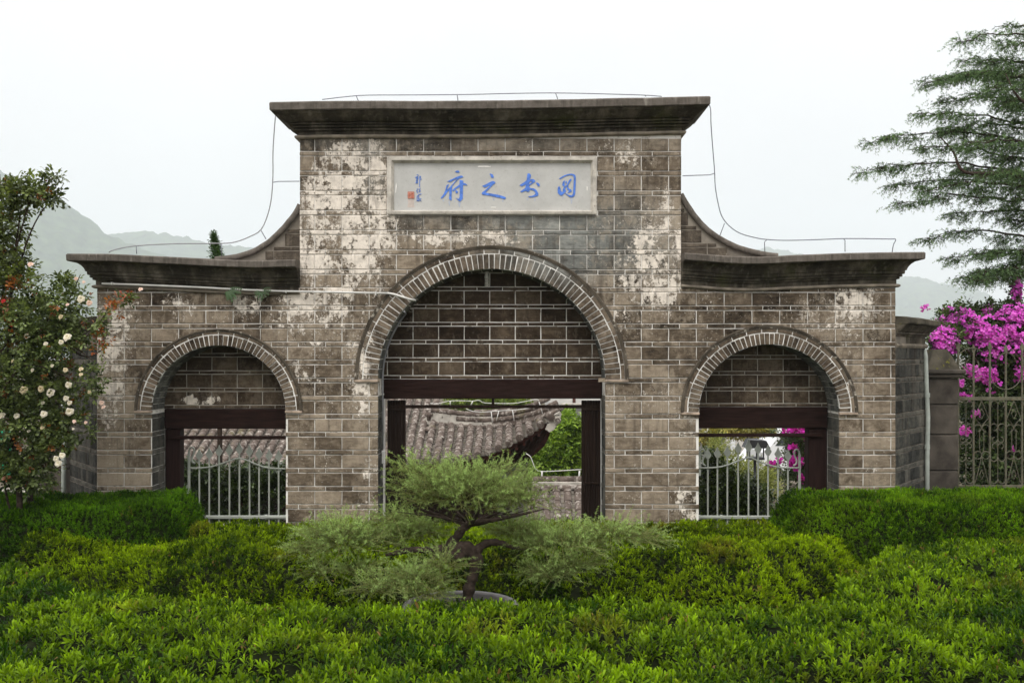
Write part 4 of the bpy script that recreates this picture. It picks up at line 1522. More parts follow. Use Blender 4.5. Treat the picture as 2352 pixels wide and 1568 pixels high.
def pad(cx, cy, rx, ry, rd, n, name='foliage_pad', dyc=0.0, lift=.25, out=.9, L=.027, ln=(.08, .24), under=.25, nn=50, c0=(.050, .064, .007), c1=(.38, .53, .18)):
    """cushion of needle shoots: ellipsoid in photo units rx, ry with depth radius rd (metres)"""
    paths, off = [], []
    k = (D + YBN + dyc) / F
    c = BP(cx, cy, dyc)
    ax = np.array((rx * k, rd, ry * k))
    while len(paths) < n:
        v = rand_dir(1)[0]
        if v[2] < -under: continue
        r = random.uniform(.35, 1.0)
        f = 1 + .5 * (float(fbm(v[0] * 2.2 + cx, v[1] * 2.2 + v[2], int(cy), 2)) - .5) * 2
        p = c + ax * v * r * f
        o = np.array((v[0], v[1] * .9, 0.0)) * out + np.array((0, 0, lift + .55 * max(0, v[2]))) + rng.normal(size=3) * .36
        o = unit(o)
        l = random.uniform(*ln)
        tip = p + o * l
        mid = p + o * l * .55 + np.array((0, 0, .012))
        off.append(.70 * v[2] * r - .22)  # shade put into the colour: shoots on the pad's underside tinted darker
        paths.append(bez(p - o * l * .3, mid, tip + np.array((0, 0, -.01)), 5))
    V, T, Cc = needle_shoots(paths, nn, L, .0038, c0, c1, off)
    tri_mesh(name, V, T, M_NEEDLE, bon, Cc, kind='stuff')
    mb = MB()
    for P in paths: mb.tube(list(P), [.0022, .0020, .0018, .0014, .0008], 3, cap=False)
    mb.build('shoot_stems', M_STEM, bon, kind='stuff')


M_STEM = simple('young_stem', (.17, .17, .06), .8, .3, 20, .1, .2)
pad(1078, 1130, 165, 60, .62, 950, under=.55, ln=(.08, .21), c0=(.052, .066, .007))
pad(960, 1085, 55, 25, .35, 60, lift=.15)
pad(1190, 1155, 70, 26, .3, 90, lift=.0, dyc=-.1)
pad(805, 1246, 100, 42, .50, 400, out=1.1, lift=.12, dyc=.15)
pad(940, 1226, 88, 34, .4, 240, out=.8, lift=.2, dyc=.35)
pad(760, 1228, 62, 26, .3, 120, out=1.1, lift=.2, dyc=.1)
pad(1285, 1250, 130, 40, .5, 420, out=1.0, lift=.10, dyc=.15)
pad(1405, 1230, 82, 26, .35, 190, out=1.2, lift=.05, dyc=.1)
pad(1200, 1230, 74, 28, .4, 130, out=.8, lift=.2, dyc=.4)
pad(950, 1332, 84, 26, .34, 170, out=1.1, lift=.12, dyc=-.38)
pad(1265, 1318, 74, 22, .3, 130, out=1.1, lift=.0, dyc=.0)
pad(825, 1312, 54, 20, .2, 70, out=1.0, lift=.1, dyc=-.1)

for cx_, cy_, rx_, ry_, n_, dy_ in ((1480, 1240, 40, 14, 60, .1), (705, 1262, 30, 26, 50, .1), (880, 1350, 60, 22, 90, -.42), (975, 1368, 46, 18, 80, -.5), (1330, 1300, 60, 24, 90, .0), (1020, 1300, 40, 24, 60, -.45), (900, 1195, 40, 16, 50, .1), (1180, 1215, 50, 16, 60, .3), (740, 1315, 30, 24, 50, .0)):
    pad(cx_, cy_, rx_, ry_, .25, n_, out=1.2, lift=.05, dyc=dy_, ln=(.12, .26))

# low weeds on the basin soil
wp = np.stack([WX(1058, YBN) + rng.normal(0, .2, 240), YBN + rng.normal(0, .2, 240), np.full(240, zr - .03)], 1)
ok = np.hypot(wp[:, 0] - WX(1058, YBN), wp[:, 1] - YBN) < .42
V, T, Cc = shoots(wp[ok], np.tile((0, 0, 1.0), (ok.sum(), 1)), 7, .04, .35, (.03, .06, .012), (.09, .16, .03), .05, oblong=False)
tag(tri_mesh('weeds', V, T, M_HEDGE2, None, Cc), 'low green weeds growing on the soil inside the basin', 'weeds', kind='stuff')
# ------------------------------------------------------------------ wires and pipes on the gateway
def tube_part(name, pts, r, mat, parent, n=6, smooth_k=0):
    Q = catmull(pts, smooth_k) if smooth_k else pts
    return MB().tube(Q, r, n).build(name, mat, parent, smooth=True)


con = thing('lightning_conductor', 'thin lightning conductor wire on short stays along the top of the gateway', 'lightning conductor', (0, .12, WZ(590)))
Pw = lambda pts, y=.12: [W(a, b, y) for a, b in pts]
tube_part('wire', Pw([(740, 229), (800, 222), (846, 219), (950, 218.5), (1073, 217.5), (1180, 215), (1278, 214), (1380, 216), (1480, 219), (1520, 222)]), .0062, M_WIRE, con, 5, 3)
tube_part('wire', Pw([(1626, 238), (1632, 250), (1633, 285), (1637, 340), (1641, 390), (1643, 430), (1650, 470), (1658, 497), (1675, 519), (1700, 536), (1735, 546), (1760, 550), (1800, 552), (1860, 551), (1945, 548), (2040, 549), (2057, 550), (2052, 562), (2049, 580)]), .0066, M_WIRE, con, 5, 3)
tube_part('wire', Pw([(250, 580), (262, 574), (310, 565), (400, 560), (505, 559), (540, 556), (575, 543), (600, 527), (616, 490), (624, 450), (627, 400), (627, 350), (630, 300), (633, 265)]), .0074, M_PIPEGREY, con, 5, 3)
for pts in ([(818, 220), (823, 232)], [(1050, 217.5), (1052, 231)], [(1276, 214), (1281, 228)], [(1480, 219), (1484, 222)], [(1757, 582), (1756, 556), (1762, 550)], [(1941, 578), (1941, 552), (1937, 548)],
            [(1664, 513), (1652, 545)], [(600, 530), (611, 549)], [(627, 419), (640, 417), (688, 416.5)], [(1568, 404), (1630, 402), (1642, 398)], [(508, 560), (510, 592)], [(313, 565), (314, 583)]):
    tube_part('stay', Pw(pts), .0058, M_WIRE, con, 5)

cd = thing('conduit_pipe', 'white conduit pipe running under the left cornice into the middle arch', 'pipe', W(560, 660, -.07))
yb = -.075
tube_part('pipe', [W(234, 651.5, yb), W(300, 653.5, yb), W(450, 659.5, yb), W(560, 665.5, yb), W(640, 668.5, yb), W(690, 669.5, yb), W(770, 671, yb), W(892, 673.5, yb)], .013, M_PIPE, cd, 8)
tube_part('pipe', [W(890, 673, yb), W(906, 676, yb), W(940, 687, yb), W(955, 690, -.03)], .015, M_PIPE, cd, 8)
arc = []
A = ARCHES[1]
for k in range(25):
    t = pi * (.79 + .21 * k / 24)
    arc.append((A.cx + (A.a - .018) * cos(t), .33 - .0 * k, A.zs + (A.b - .018) * sin(t)))
arc += [(A.l + .018, .33, WZ(900, .33)), (A.l + .018, .33, WZ(1030, .33))]
arc.insert(0, (arc[0][0] + .02, -.02, arc[0][2] + .01))
tube_part('pipe', arc, .013, M_PIPEGREY, cd, 8)
MB().bbox(A.l + .004, A.l + .05, .29, .37, WZ(1064, .33), WZ(1034, .33), .006).build('switch_box', M_PIPE, cd)
for z in (WZ(905, .33), WZ(1015, .33)):
    MB().bbox(A.l + .002, A.l + .036, .322, .338, z - .012, z + .012, .002).build('pipe_clip', M_PIPE, cd)
for px in (262, 660, 865):
    MB().bbox(WX(px) - .006, WX(px) + .006, yb - .016, -.0, WZ(674) - .03 if px > 800 else WZ(651 + (px - 234) * .046) - .018, WZ(651 + (px - 234) * .046) + .018 if px < 800 else WZ(673) + .016, .002).build('pipe_clip', M_PIPE, cd)

blb = thing('light_bulb', 'spiral light bulb hanging under the crown of the middle arch', 'light bulb', W(1118, 634, .3))
M_BULB = simple('bulb_glass', (.62, .60, .55), .3, .1, 9, 0, .5)
bx, bz = WX(1118, .3), WZ(628, .3)
MB().lathe((bx, .3, bz), [(0, .06), (.032, .06), (.032, .045), (.024, .04), (.024, -.03), (.03, -.034), (.03, -.07), (.0, -.072)], 12).build('socket', M_PIPE, blb, smooth=True)
tube_part('spiral', [(bx + .024 * cos(q * .7), .3 + .024 * sin(q * .7), bz - .075 - q * .0021) for q in range(50)], .006, M_BULB, blb, 6)


# ------------------------------------------------------------------ iron gates in the side arches
def iron_gate(label, bars, tips, rail, y, bottom, posts, sleeve, extra=None):
    o = thing('iron_gate', label, 'gate', (WX(np.mean(bars), y), y, .3), 'grey iron gates of the side arches')
    rx = np.array([a for a, b in rail]); ry = np.array([b for a, b in rail])
    for bx, ty in zip(bars, tips):
        x, zt = WX(bx, y), WZ(ty, y)
        zb = WZ(bottom[2] + 60, y)
        zs = zt - .115 * (1.25 if ty < 1012 else 1)
        MB().tube([(x, y, zb), (x, y, zs)], .0115, 8).build('bar', M_IRON, o)
        w = .047
        prof = [(0, zt), (w * .42, zt - (zt - zs) * .40), (w, zs + (zt - zs) * .24), (w * .95, zs + (zt - zs) * .12), (.018, zs - .03), (-.018, zs - .03), (-w * .95, zs + (zt - zs) * .12), (-w, zs + (zt - zs) * .24), (-w * .42, zt - (zt - zs) * .40)]
        MB().prism([(x + a, z) for a, z in prof], y - .009, y + .009).build('spear_head', M_IRON, o)
    pts = catmull([W(a, b, y - .022) for a, b in rail], 4)
    MB().tube(pts, .0115, 6).build('curved_rail', M_IRON, o, smooth=True)
    MB().bbox(WX(bottom[0], y), WX(bottom[1], y), y - .03, y + .014, WZ(bottom[2] + 3.6, y), WZ(bottom[2] - 3.6, y), .005).build('bottom_rail', M_IRON, o)
    a, c = sorted(sleeve)
    MB().tube([(WX(a, y), y - .01, WZ(bottom[2], y)), (WX(c, y), y - .01, WZ(bottom[2], y))], .026, 10).build('hinge_sleeve', M_IRON, o)
    for q in (a, c):
        MB().tube([(WX(q - 2.4, y), y - .01, WZ(bottom[2], y)), (WX(q + 2.4, y), y - .01, WZ(bottom[2], y))], .035, 10).build('hinge_collar', M_IRON, o)
    for px_, pt, pb, s in posts:
        MB().bbox(WX(px_ - 2.6, y), WX(px_ + 2.6, y), y - .014, y + .014, WZ(pb, y), WZ(pt, y), .003).build('stile', M_IRON, o)
        cur = [(px_, pt + 1), (px_ + s * 1.5, pt - 7), (px_ + s * 7, pt - 11), (px_ + s * 12, pt - 6), (px_ + s * 11, pt + 4), (px_ + s * 7, pt + 13), (px_ + s * 8, pt + 22), (px_ + s * 14, pt + 26)]
        MB().tube(catmull([W(p, q, y) for p, q in cur], 4), .0125, 6).build('scroll', M_IRON, o, smooth=True)
    return o


YG = .70
zx = lambda v: (700 + v / 3.137) / 1.7415
zy = lambda v: (1600 + v / 3.137) / 1.7415
g1 = iron_gate('grey iron gate with spear heads and a wave shaped rail, in the left arch', [zx(v) for v in (305, 430, 553, 683, 808, 935, 1055, 1180, 1300)], [zy(v) for v in (605, 590, 560, 545, 530, 558, 590, 610, 618)],
               [(zx(a), zy(b)) for a, b in ((190, 850), (300, 850), (430, 838), (560, 803), (690, 758), (760, 735), (815, 730), (900, 752), (1050, 815), (1180, 850), (1390, 860))], YG, (zx(300), zx(1420), zy(1464)),
               [(zx(175), zy(650), zy(1330), 1)], (zx(1150), zx(1400)))
MB().tube([W(zx(60), zy(1195), YG), W(zx(150), zy(1190), YG)], .012, 6).build('latch', M_IRON, g1)
MB().bbox(WX(zx(92), YG), WX(zx(114), YG), YG - .012, YG + .012, WZ(zy(1195), YG), WZ(zy(1100), YG), .003).build('latch', M_IRON, g1)
MB().bbox(WX(zx(138), YG), WX(zx(164), YG), YG - .012, YG + .012, WZ(zy(1195), YG), WZ(zy(1065), YG), .003).build('latch', M_IRON, g1)
zx2 = lambda v: (2750 + v / 3.135) / 1.7415
zy2 = lambda v: (1650 + v / 3.135) / 1.7415
g2 = iron_gate('grey iron gate with rusty bars and spear heads, in the right arch', [zx2(v) for v in (255, 375, 500, 635, 765, 885, 1010, 1135, 1260)], [zy2(v) for v in (440, 428, 412, 365, 322, 372, 400, 430, 458)],
               [(zx2(a), zy2(b)) for a, b in ((140, 690), (260, 690), (380, 682), (500, 655), (630, 606), (740, 568), (800, 566), (890, 605), (1010, 650), (1130, 680), (1260, 690), (1400, 690))], YG, (zx2(130), zx2(1420), zy2(1308)),
               [(zx2(1405), zy2(520), zy2(1180), -1), (zx2(152), zy2(520), zy2(790), 1)], (zx2(145), zx2(420)))
MB().bbox(WX(zx2(1468), YG), WX(zx2(1492), YG), YG - .012, YG + .012, WZ(zy2(1060), YG), WZ(zy2(950), YG), .003).build('latch', M_IRON, g2)


# ------------------------------------------------------------------ downpipes, pillars and the fence at the right
def downpipe(px, py0, py1, y, label):
    o = thing('downpipe', label, 'pipe', (WX(px, y), y, .3), 'downpipes at the ends of the gateway')
    x = WX(px, y)
    pts = [(x - .0, y + .04, WZ(py0 - 14, y)), (x, y, WZ(py0, y)), (x + .012, y, WZ(py0 + 70, y)), (x + .032, y, WZ(py0 + 140, y)), (x + .022, y, WZ(py0 + 230, y)), (x + .026, y, .2)] if px > 1000 else [(x, y, WZ(py0, y)), (x, y, .2)]
    MB().tube(pts, .030, 10).build('pipe', M_DOWNPIPE, o, smooth=True)
    for k in (.3, .7):
        z = WZ(py0 + (py1 - py0) * k, y)
        MB().tube([(pts[-2][0], y, z - .03), (pts[-2][0], y, z + .03)], .036, 10).build('pipe_joint', M_DOWNPIPE, o)


downpipe(2126, 818, 1115, 1.0, 'pale green downpipe beside the stone pillar at the right')
downpipe(146, 900, 1130, 1.0, 'grey downpipe behind the rose bush at the left')


def pillar(x0p, x1p, topp, y, label, cap=True):
    x0, x1 = WX(x0p, y), WX(x1p, y)
    o = thing('stone_pillar', label, 'pillar', ((x0 + x1) / 2, y + .2, 0))
    zt = WZ(topp, y)
    z = 0.0
    hs = [.42, .52, .46, .5, .42]
    while z < zt - .02:
        h = min(hs.pop(0) if hs else .45, zt - z)
        MB().bbox(x0 + random.uniform(-.006, .006), x1 + random.uniform(-.006, .006), y + random.uniform(-.005, .005), y + .42, z + .004, z + h - .004, .012).build('stone_block', M_STONE, o)
        z += h
    if cap:
        MB().bbox(x0 - .05, x1 + .05, y - .05, y + .47, zt + .002, zt + .055, .015).build('cap_moulding', M_STONE, o)
        MB().bbox(x0 - .08, x1 + .08, y - .08, y + .50, zt + .057, zt + .12, .015).build('cap_moulding', M_STONE, o)
        xm = (x0 + x1) / 2
        mb = MB()
        a, c = .06, .3
        mb.add([(x0 - .02, y - .02, zt + .122), (x1 + .02, y - .02, zt + .122), (x1 + .02, y + .44, zt + .122), (x0 - .02, y + .44, zt + .122), (xm - .1, y + .1, zt + .40), (xm + .1, y + .1, zt + .40), (xm + .1, y + .32, zt + .40), (xm - .1, y + .32, zt + .40)],
               [(0, 1, 5, 4), (1, 2, 6, 5), (2, 3, 7, 6), (3, 0, 4, 7), (4, 5, 6, 7), (3, 2, 1, 0)])
        mb.build('cap_stone', M_MOSSTONE, o)
    return o


pillar(2133, 2201, 868, 1.15, 'dark stone pillar with mossy pyramid cap between gateway and fence')
pl = pillar(92, 142, 900, 1.15, 'dark stone pillar half hidden by the rose bush')
yy = 1.0
MB().bbox(WX(80, yy), WX(140, yy), yy, yy + .1, WZ(1140, yy), WZ(1126, yy), .01).build('base_moulding', M_MOSSTONE, pl)
MB().bbox(WX(74, yy - .08), WX(140, yy - .08), yy - .08, yy - .004, WZ(1160, yy), WZ(1141, yy), .01).build('base_moulding', M_MOSSTONE, pl)

YF = 1.4
fen = thing('iron_fence', 'weathered ornamental iron fence with scrollwork in front of the bougainvillea', 'fence', (WX(2300, YF), YF, 0))
posts = [2201, 2236, 2273.5, 2310, 2347.5, 2385, 2422]
for i, p in enumerate(posts):
    x = WX(p, YF)
    zt = WZ(806 + (2 if i % 2 else -3), YF)
    MB().bbox(x - .012, x + .012, YF - .012, YF + .012, .05, zt, .003).build('picket', M_FENCE, fen)
    MB().prism([(x - .014, zt - .01), (x - .034, zt + .035), (x - .022, zt + .06), (x, zt + .11), (x + .022, zt + .06), (x + .034, zt + .035), (x + .014, zt - .01)], YF - .006, YF + .006).build('spear_head', M_FENCE, fen)
MB().bbox(WX(2199, YF), WX(2430, YF), YF - .02, YF - .003, WZ(919, YF), WZ(911, YF), .003).build('rail', M_FENCE, fen)
MB().bbox(WX(2199, YF), WX(2430, YF), YF - .02, YF - .003, WZ(1120, YF), WZ(1113, YF), .003).build('rail', M_FENCE, fen)


def ring_arc(cx, cy, r, a0, a1, name='scroll', th=.0068, sx=1.0):
    pts = [W(cx + r * sx * cos(a0 + (a1 - a0) * k / 14), cy + r * sin(a0 + (a1 - a0) * k / 14), YF - .008) for k in range(15)]
    MB().tube(pts, th, 5).build(name, M_FENCE, fen, smooth=True)


ring_arc(2233, 835, 36, .9, 5.6, 'scroll'); ring_arc(2233, 838, 15, -.6, 4.2, 'scroll')
ring_arc(2310, 858, 36, -.3, 3.6, 'scroll'); ring_arc(2386, 835, 36, .9, 5.6, 'scroll'); ring_arc(2312, 830, 20, 3.3, 6.2, 'scroll')
for i in range(len(posts) - 1):
    a, c = posts[i], posts[i + 1]
    m = (a + c) / 2
    ln = lambda pts, th=.006: MB().tube([W(p, q, YF - .008) for p, q in pts], th, 5).build('scroll_bar', M_FENCE, fen)
    if i % 2 == 0:
        ln([(m, 925), (m, 1108)])
        for s in (-1, 1):
            ring_arc(m + s * 8, 928, 7.5, 0 if s < 0 else pi, (0 if s < 0 else pi) - s * 4.2 * -1)
            ring_arc(m + s * 9, 981, 8, pi * .5, pi * .5 + s * 4.0)
            ring_arc(m + s * 7, 1010, 6, -pi / 2, -pi / 2 + s * 4.6)
            ring_arc(m + s * 7, 1024, 6, pi / 2, pi / 2 - s * 4.6)
            ring_arc(m + s * 9, 1051, 8, -.2 if s > 0 else pi + .2, 3.3 if s > 0 else -.2)
            ring_arc(m + s * 9, 1102, 8, -.2 if s > 0 else pi + .2, 3.3 if s > 0 else -.2)
    else:
        ln([(m, 920), (a + 3, 960), (m, 978), (c - 3, 960), (m, 920)])
        ln([(m, 938), (m - 6, 950), (m, 962), (m + 6, 950), (m, 938)])
        ln([(m - 5, 985), (m - 5, 1030), (m, 1048), (m + 5, 1030), (m + 5, 985)])
        ln([(m, 1048), (a + 4, 1108)]); ln([(m, 1048), (c - 4, 1108)])
        ln([(m, 1078), (m - 5, 1090), (m, 1101), (m + 5, 1090), (m, 1078)])
        for s in (-1, 1):
            ring_arc(m + s * 9, 983, 8, pi / 2, pi / 2 + s * 4.2)
            ring_arc(m + s * 9, 1045, 9, 0, 2 * pi)


# ------------------------------------------------------------------ plants with branches
def cloud_pts(ells, n, y0):
    """points in a set of ellipsoids given in photo units (cx, cy, rx, ry, depth, rdepth, weight)"""
    w = np.array([e[6] if len(e) > 6 else e[2] * e[3] for e in ells], float); w /= w.sum()
    idx = rng.choice(len(ells), n, p=w)
    v = rand_dir(n) * (rng.random((n, 1)) ** (1 / 2.2))
    P = np.zeros((n, 3)); C_ = np.zeros((n, 3))
    for i, e in enumerate(ells):
        k = idx == i
        y = y0 + e[4]
        s = (D + y) / F
        c = np.array(W(e[0], e[1], y))
        P[k] = c + v[k] * np.array((e[2] * s, e[5], e[3] * s)); C_[k] = c
    return P, unit(P - C_ + rng.normal(size=(n, 3)) * .05)


def spray_leaves(pos, out, k, L, lw, c0, c1, step, oblong=False, droop=.1, sun=.6):
    """short twigs carrying k leaves in two ranks"""
    n = len(pos)
    ax = unit(out * .8 + rng.normal(size=(n, 3)) * .55 + np.array((0, 0, .25)))
    side = unit(np.cross(ax, np.array((0, 0, 1.0)) + rng.normal(size=(n, 3)) * .4))
    up = np.cross(side, ax)
    t = np.clip(rng.normal(.45, .25, n), 0, 1)
    B, Dd, Nn, LL, CC = [], [], [], [], []
    for i in range(k):
        s = 1 if i % 2 else -1
        f = i / max(1, k - 1)
        d = ax * (.75 if i < k - 1 else 2) + side * s * (1 if i < k - 1 else 0) + rng.normal(size=(n, 3)) * .22 - np.array((0, 0, droop))
        B.append(pos + ax * (i * step)); Dd.append(d); Nn.append(unit(up + rng.normal(size=(n, 3)) * .3))
        LL.append(L * rng.uniform(.65, 1.2, n))
        tt = np.clip(t + rng.normal(0, .12, n), 0, 1)[:, None]
        CC.append((np.array(c0) * (1 - tt) + np.array(c1) * tt) * rng.uniform(.75, 1.25, (n, 1)))
    B, Dd, Nn, LL, CC = map(np.concatenate, (B, Dd, Nn, LL, CC))
    V, T, kk = leaves(B, Dd, Nn, LL, LL * lw, oblong)
    return V, T, np.repeat(CC, kk, 0)


def limbs(name, lst, parent, mat=None, n=7):
    for pts, rs in lst:
        Q = catmull(pts, 4)
        R = np.interp(np.linspace(0, len(pts) - 1, len(Q)), range(len(pts)), rs)
        MB().tube(Q, list(R), n).build(name, mat or M_BARK, parent, smooth=True)


# ---- rose bush at the left
YR = -1.2
ros = thing('rose_bush', 'tall climbing rose bush with white flowers and reddish young leaves at the left edge', 'rose bush', (WX(20, YR), YR, 0))
RB = lambda x, y, dy=0.0: np.array(W(x, y, YR + dy))
limbs('branch', [([RB(40, 1330), RB(45, 1150), RB(30, 980, .1), RB(20, 800, .1), RB(30, 620), RB(50, 470)], [.04, .034, .028, .022, .014, .005]),
                 ([RB(30, 1330, .3), RB(75, 1100, .3), RB(60, 900, .2), RB(90, 760), RB(150, 700), RB(185, 630)], [.04, .03, .024, .018, .012, .004]),
                 ([RB(-60, 1330), RB(-50, 1000), RB(-20, 800), RB(0, 830), RB(70, 795), RB(140, 790), RB(200, 820), RB(250, 790)], [.04, .03, .026, .024, .018, .014, .009, .004]),
                 ([RB(-40, 1000, -.2), RB(10, 890, -.2), RB(60, 840, -.2), RB(120, 850, -.2), RB(180, 880, -.2)], [.02, .016, .012, .009, .004]),
                 ([RB(-40, 900, -.1), RB(20, 780, -.15), RB(90, 765, -.15), RB(160, 790, -.1), RB(215, 830, -.1)], [.018, .016, .013, .009, .004]),
                 ([RB(140, 790), RB(200, 770), RB(230, 740), RB(250, 705), RB(270, 685), RB(300, 680), RB(322, 664)], [.010, .009, .007, .006, .005, .004, .002]),
                 ([RB(20, 700, .1), RB(60, 560), RB(100, 480), RB(140, 455), RB(158, 462)], [.014, .010, .007, .004, .002]),
                 ([RB(30, 600), RB(70, 460), RB(110, 425), RB(142, 385)], [.010, .007, .005, .002]),
                 ([RB(-10, 760), RB(10, 640), RB(5, 500), RB(0, 400)], [.014, .010, .007, .003]),
                 ([RB(45, 1100), RB(90, 1000), RB(140, 985), RB(190, 1010)], [.012, .009, .006, .003]),
                 ([RB(75, 1150, .2), RB(20, 1060, .2), RB(-20, 1010, .2)], [.014, .010, .006]),
                 ([RB(30, 1200), RB(10, 1100), RB(30, 1000), RB(90, 930), RB(160, 930)], [.016, .012, .01, .007, .003])], ros)
ells = [(10, 520, 46, 110, 0, .35, 700), (20, 660, 66, 80, 0, .4, 900), (70, 740, 95, 60, 0, .45, 1200), (150, 690, 42, 62, 0, .25, 330), (110, 800, 95, 60, 0, .4, 900), (40, 880, 90, 80, 0, .45, 1300),
        (140, 890, 58, 60, 0, .3, 430), (60, 980, 95, 70, 0, .4, 1100), (165, 975, 52, 32, 0, .25, 350), (20, 1060, 70, 45, 0, .35, 700), (70, 1090, 60, 40, 0, .3, 420), (215, 745, 24, 30, 0, .12, 150), (222, 880, 16, 40, 0, .08, 60), (110, 1020, 60, 36, 0, .3, 330), (190, 770, 45, 36, 0, .2, 150), (95, 450, 40, 20, 0, .15, 130), (130, 455, 26, 14, 0, .1, 60),
        (120, 410, 26, 12, 0, .1, 50), (55, 440, 40, 30, 0, .2, 150), (30, 420, 40, 22, 0, .15, 110), (255, 700, 10, 10, 0, .04, 16), (285, 685, 18, 8, 0, .05, 24), (215, 800, 25, 20, 0, .1, 80), (205, 860, 25, 60, 0, .12, 60), (195, 990, 24, 14, 0, .1, 50), (-60, 800, 60, 300, 0, .5, 1500)]
pos, out = cloud_pts(ells, 7000, YR)
keep = fbm(pos[:, 0] * 3.5, pos[:, 2] * 3.5, 177, 3) > .34
pos, out = pos[keep], out[keep]
up = pos[:, 2] > WZ(640, YR)
cA = spray_leaves(pos[~up], out[~up], 5, .058, .5, (.028, .046, .011), (.235, .30, .095), .020, oblong=True)
cB = spray_leaves(pos[up], out[up], 5, .062, .5, (.030, .044, .012), (.19, .24, .06), .020, oblong=True)
red = rng.random(len(pos)) < .045
cR = spray_leaves(pos[red] + out[red] * .08, out[red], 5, .05, .46, (.16, .045, .012), (.34, .13, .03), .018, oblong=True)
# oranges on the long shoot that crosses the wall, and two scarlet tufts
hot = np.array([RB(*q) for q in ((255, 700, 0), (262, 692, 0), (285, 684, 0), (300, 682, 0), (262, 715, 0), (235, 760, -.05), (240, 785, 0), (215, 800, 0), (25, 655, -.2), (38, 648, -.2), (30, 745, -.25), (8, 700, -.2), (48, 640, -.2), (14, 692, -.2))])
hot = np.repeat(hot, 5, 0) + rng.normal(0, .035, (70, 3))
cH = spray_leaves(hot, unit(rng.normal(size=(70, 3))), 5, .05, .45, (.30, .055, .02), (.46, .20, .04), .018, oblong=True)
V, T, Cc = join([cA, cB, cR, cH])
tri_mesh('foliage', V, T, M_ROSELEAF, ros, Cc, kind='stuff')


def blossom(c, r, pet=None, n=13):
    """open double rose: layered cupped petals"""
    B, Dd, Nn, Wd, Cl = [], [], [], [], []
    face = unit(np.array((random.uniform(-.5, .7), -1, random.uniform(-.2, .8))))
    a = unit(np.cross(face, np.array((0, 0, 1.0)))); b = np.cross(face, a)
    for i in range(n):
        th = i * 2.4
        f = i / n
        rad = a * cos(th) + b * sin(th)
        B.append(c + rad * r * .05); Dd.append(rad * (.35 + .9 * f) + face * (1.0 - .75 * f)); Nn.append(face - rad * .4); Wd.append(r * (.75 + .35 * f))
        base = np.array((.80, .74, .63)) if pet is None else np.array(pet)
        Cl.append(base * random.uniform(.88, 1.08))
    Wd = np.array(Wd)
    V, T, k = leaves(np.array(B), np.array(Dd), np.array(Nn), Wd, Wd * .95, True, .25, .3)
    return V, T, np.repeat(np.array(Cl), k, 0)


flowers = [(186, 687, 13, 0), (205, 696, 10, 1), (70, 608, 10, 1), (175, 640, 7, 1), (155, 775, 14, 0), (140, 786, 9, 0), (62, 772, 10, 0), (158, 884, 12, 0), (55, 896, 14, 2), (95, 893, 12, 2), (117, 902, 15, 0), (152, 915, 10, 0), (160, 925, 9, 0), (160, 945, 14, 0), (4, 955, 13, 0), (38, 955, 10, 0), (100, 951, 12, 0),
           (170, 968, 7, 1), (197, 970, 6, 1), (97, 982, 7, 2), (168, 985, 4, 0), (66, 990, 6, 0), (233, 925, 9, 1), (238, 935, 8, 1), (142, 1046, 11, 0), (128, 1053, 10, 0), (134, 1064, 12, 0), (192, 648, 6, 1), (323, 665, 8, 1), (140, 728, 9, 2), (150, 850, 9, 2), (186, 848, 8, 2), (105, 790, 8, 0), (186, 860, 7, 2), (155, 700, 6, 1), (98, 925, 6, 0), (120, 840, 6, 0), (30, 830, 7, 2), (205, 900, 6, 2), (75, 850, 7, 0), (8, 692, 8, 3), (28, 746, 8, 3)]
k = (D + YR) / F
for x, y, r, kind in flowers:
    c = RB(x, y, -.32 if x < 210 else -.02)
    V, T, Cc = blossom(c, r * k * .66, ((.82, .76, .66), (.82, .62, .55), (.70, .60, .42), (.50, .03, .03))[kind])
    tri_mesh('flower', V, T, M_PETAL, ros, Cc, origin=c)

# ---- bougainvillea at the right
YV = 2.3
bou = thing('bougainvillea', 'bougainvillea covered in magenta flowers spilling over the iron fence', 'bougainvillea', (WX(2280, YV), YV, 0))
VB = lambda x, y, dy=0.0: np.array(W(x, y, YV + dy))
limbs('branch', [([VB(2330, 1330), VB(2320, 1100), VB(2290, 950), VB(2250, 840, -.3), VB(2190, 780, -.4), VB(2150, 800, -.5)], [.05, .04, .03, .022, .014, .006]),
                 ([VB(2330, 1100), VB(2360, 900), VB(2350, 760), VB(2330, 650)], [.03, .024, .014, .004]), ([VB(2290, 950), VB(2240, 800), VB(2220, 720), VB(2195, 692)], [.02, .014, .008, .003]),
                 ([VB(2320, 900), VB(2290, 780), VB(2280, 700), VB(2268, 690)], [.018, .012, .007, .003]), ([VB(2330, 1330, .5), VB(2260, 1150, .4), VB(2230, 1000, .3)], [.03, .02, .01])], bou)
ells = [(2270, 790, 75, 62, 0, .5, 900), (2340, 760, 60, 70, 0, .5, 700), (2190, 735, 42, 34, -.3, .3, 240), (2170, 785, 38, 40, -.6, .25, 240), (2300, 900, 110, 90, .1, .55, 1500), (2300, 1040, 110, 100, .2, .5, 1500), (2400, 900, 70, 250, 0, .6, 900), (2333, 680, 14, 40, 0, .1, 70), (2268, 712, 22, 22, 0, .15, 80), (2225, 715, 22, 24, 0, .15, 80)]
pos, out = cloud_pts(ells, 7600, YV)
V, T, Cc = spray_leaves(pos, out, 4, .066, .6, (.016, .036, .010), (.15, .21, .07), .024)
dk, dout = cloud_pts([(2300, 950, 120, 90, .55, .3, 1), (2300, 1060, 120, 90, .5, .3, 1.2), (2310, 850, 90, 60, .5, .3, .6)], 3200, YV)  # darker copy of the leaves at the back, deep shade put into their colour
v2, t2, c2 = spray_leaves(dk, dout, 4, .07, .6, (.008, .016, .006), (.035, .055, .02), .024)
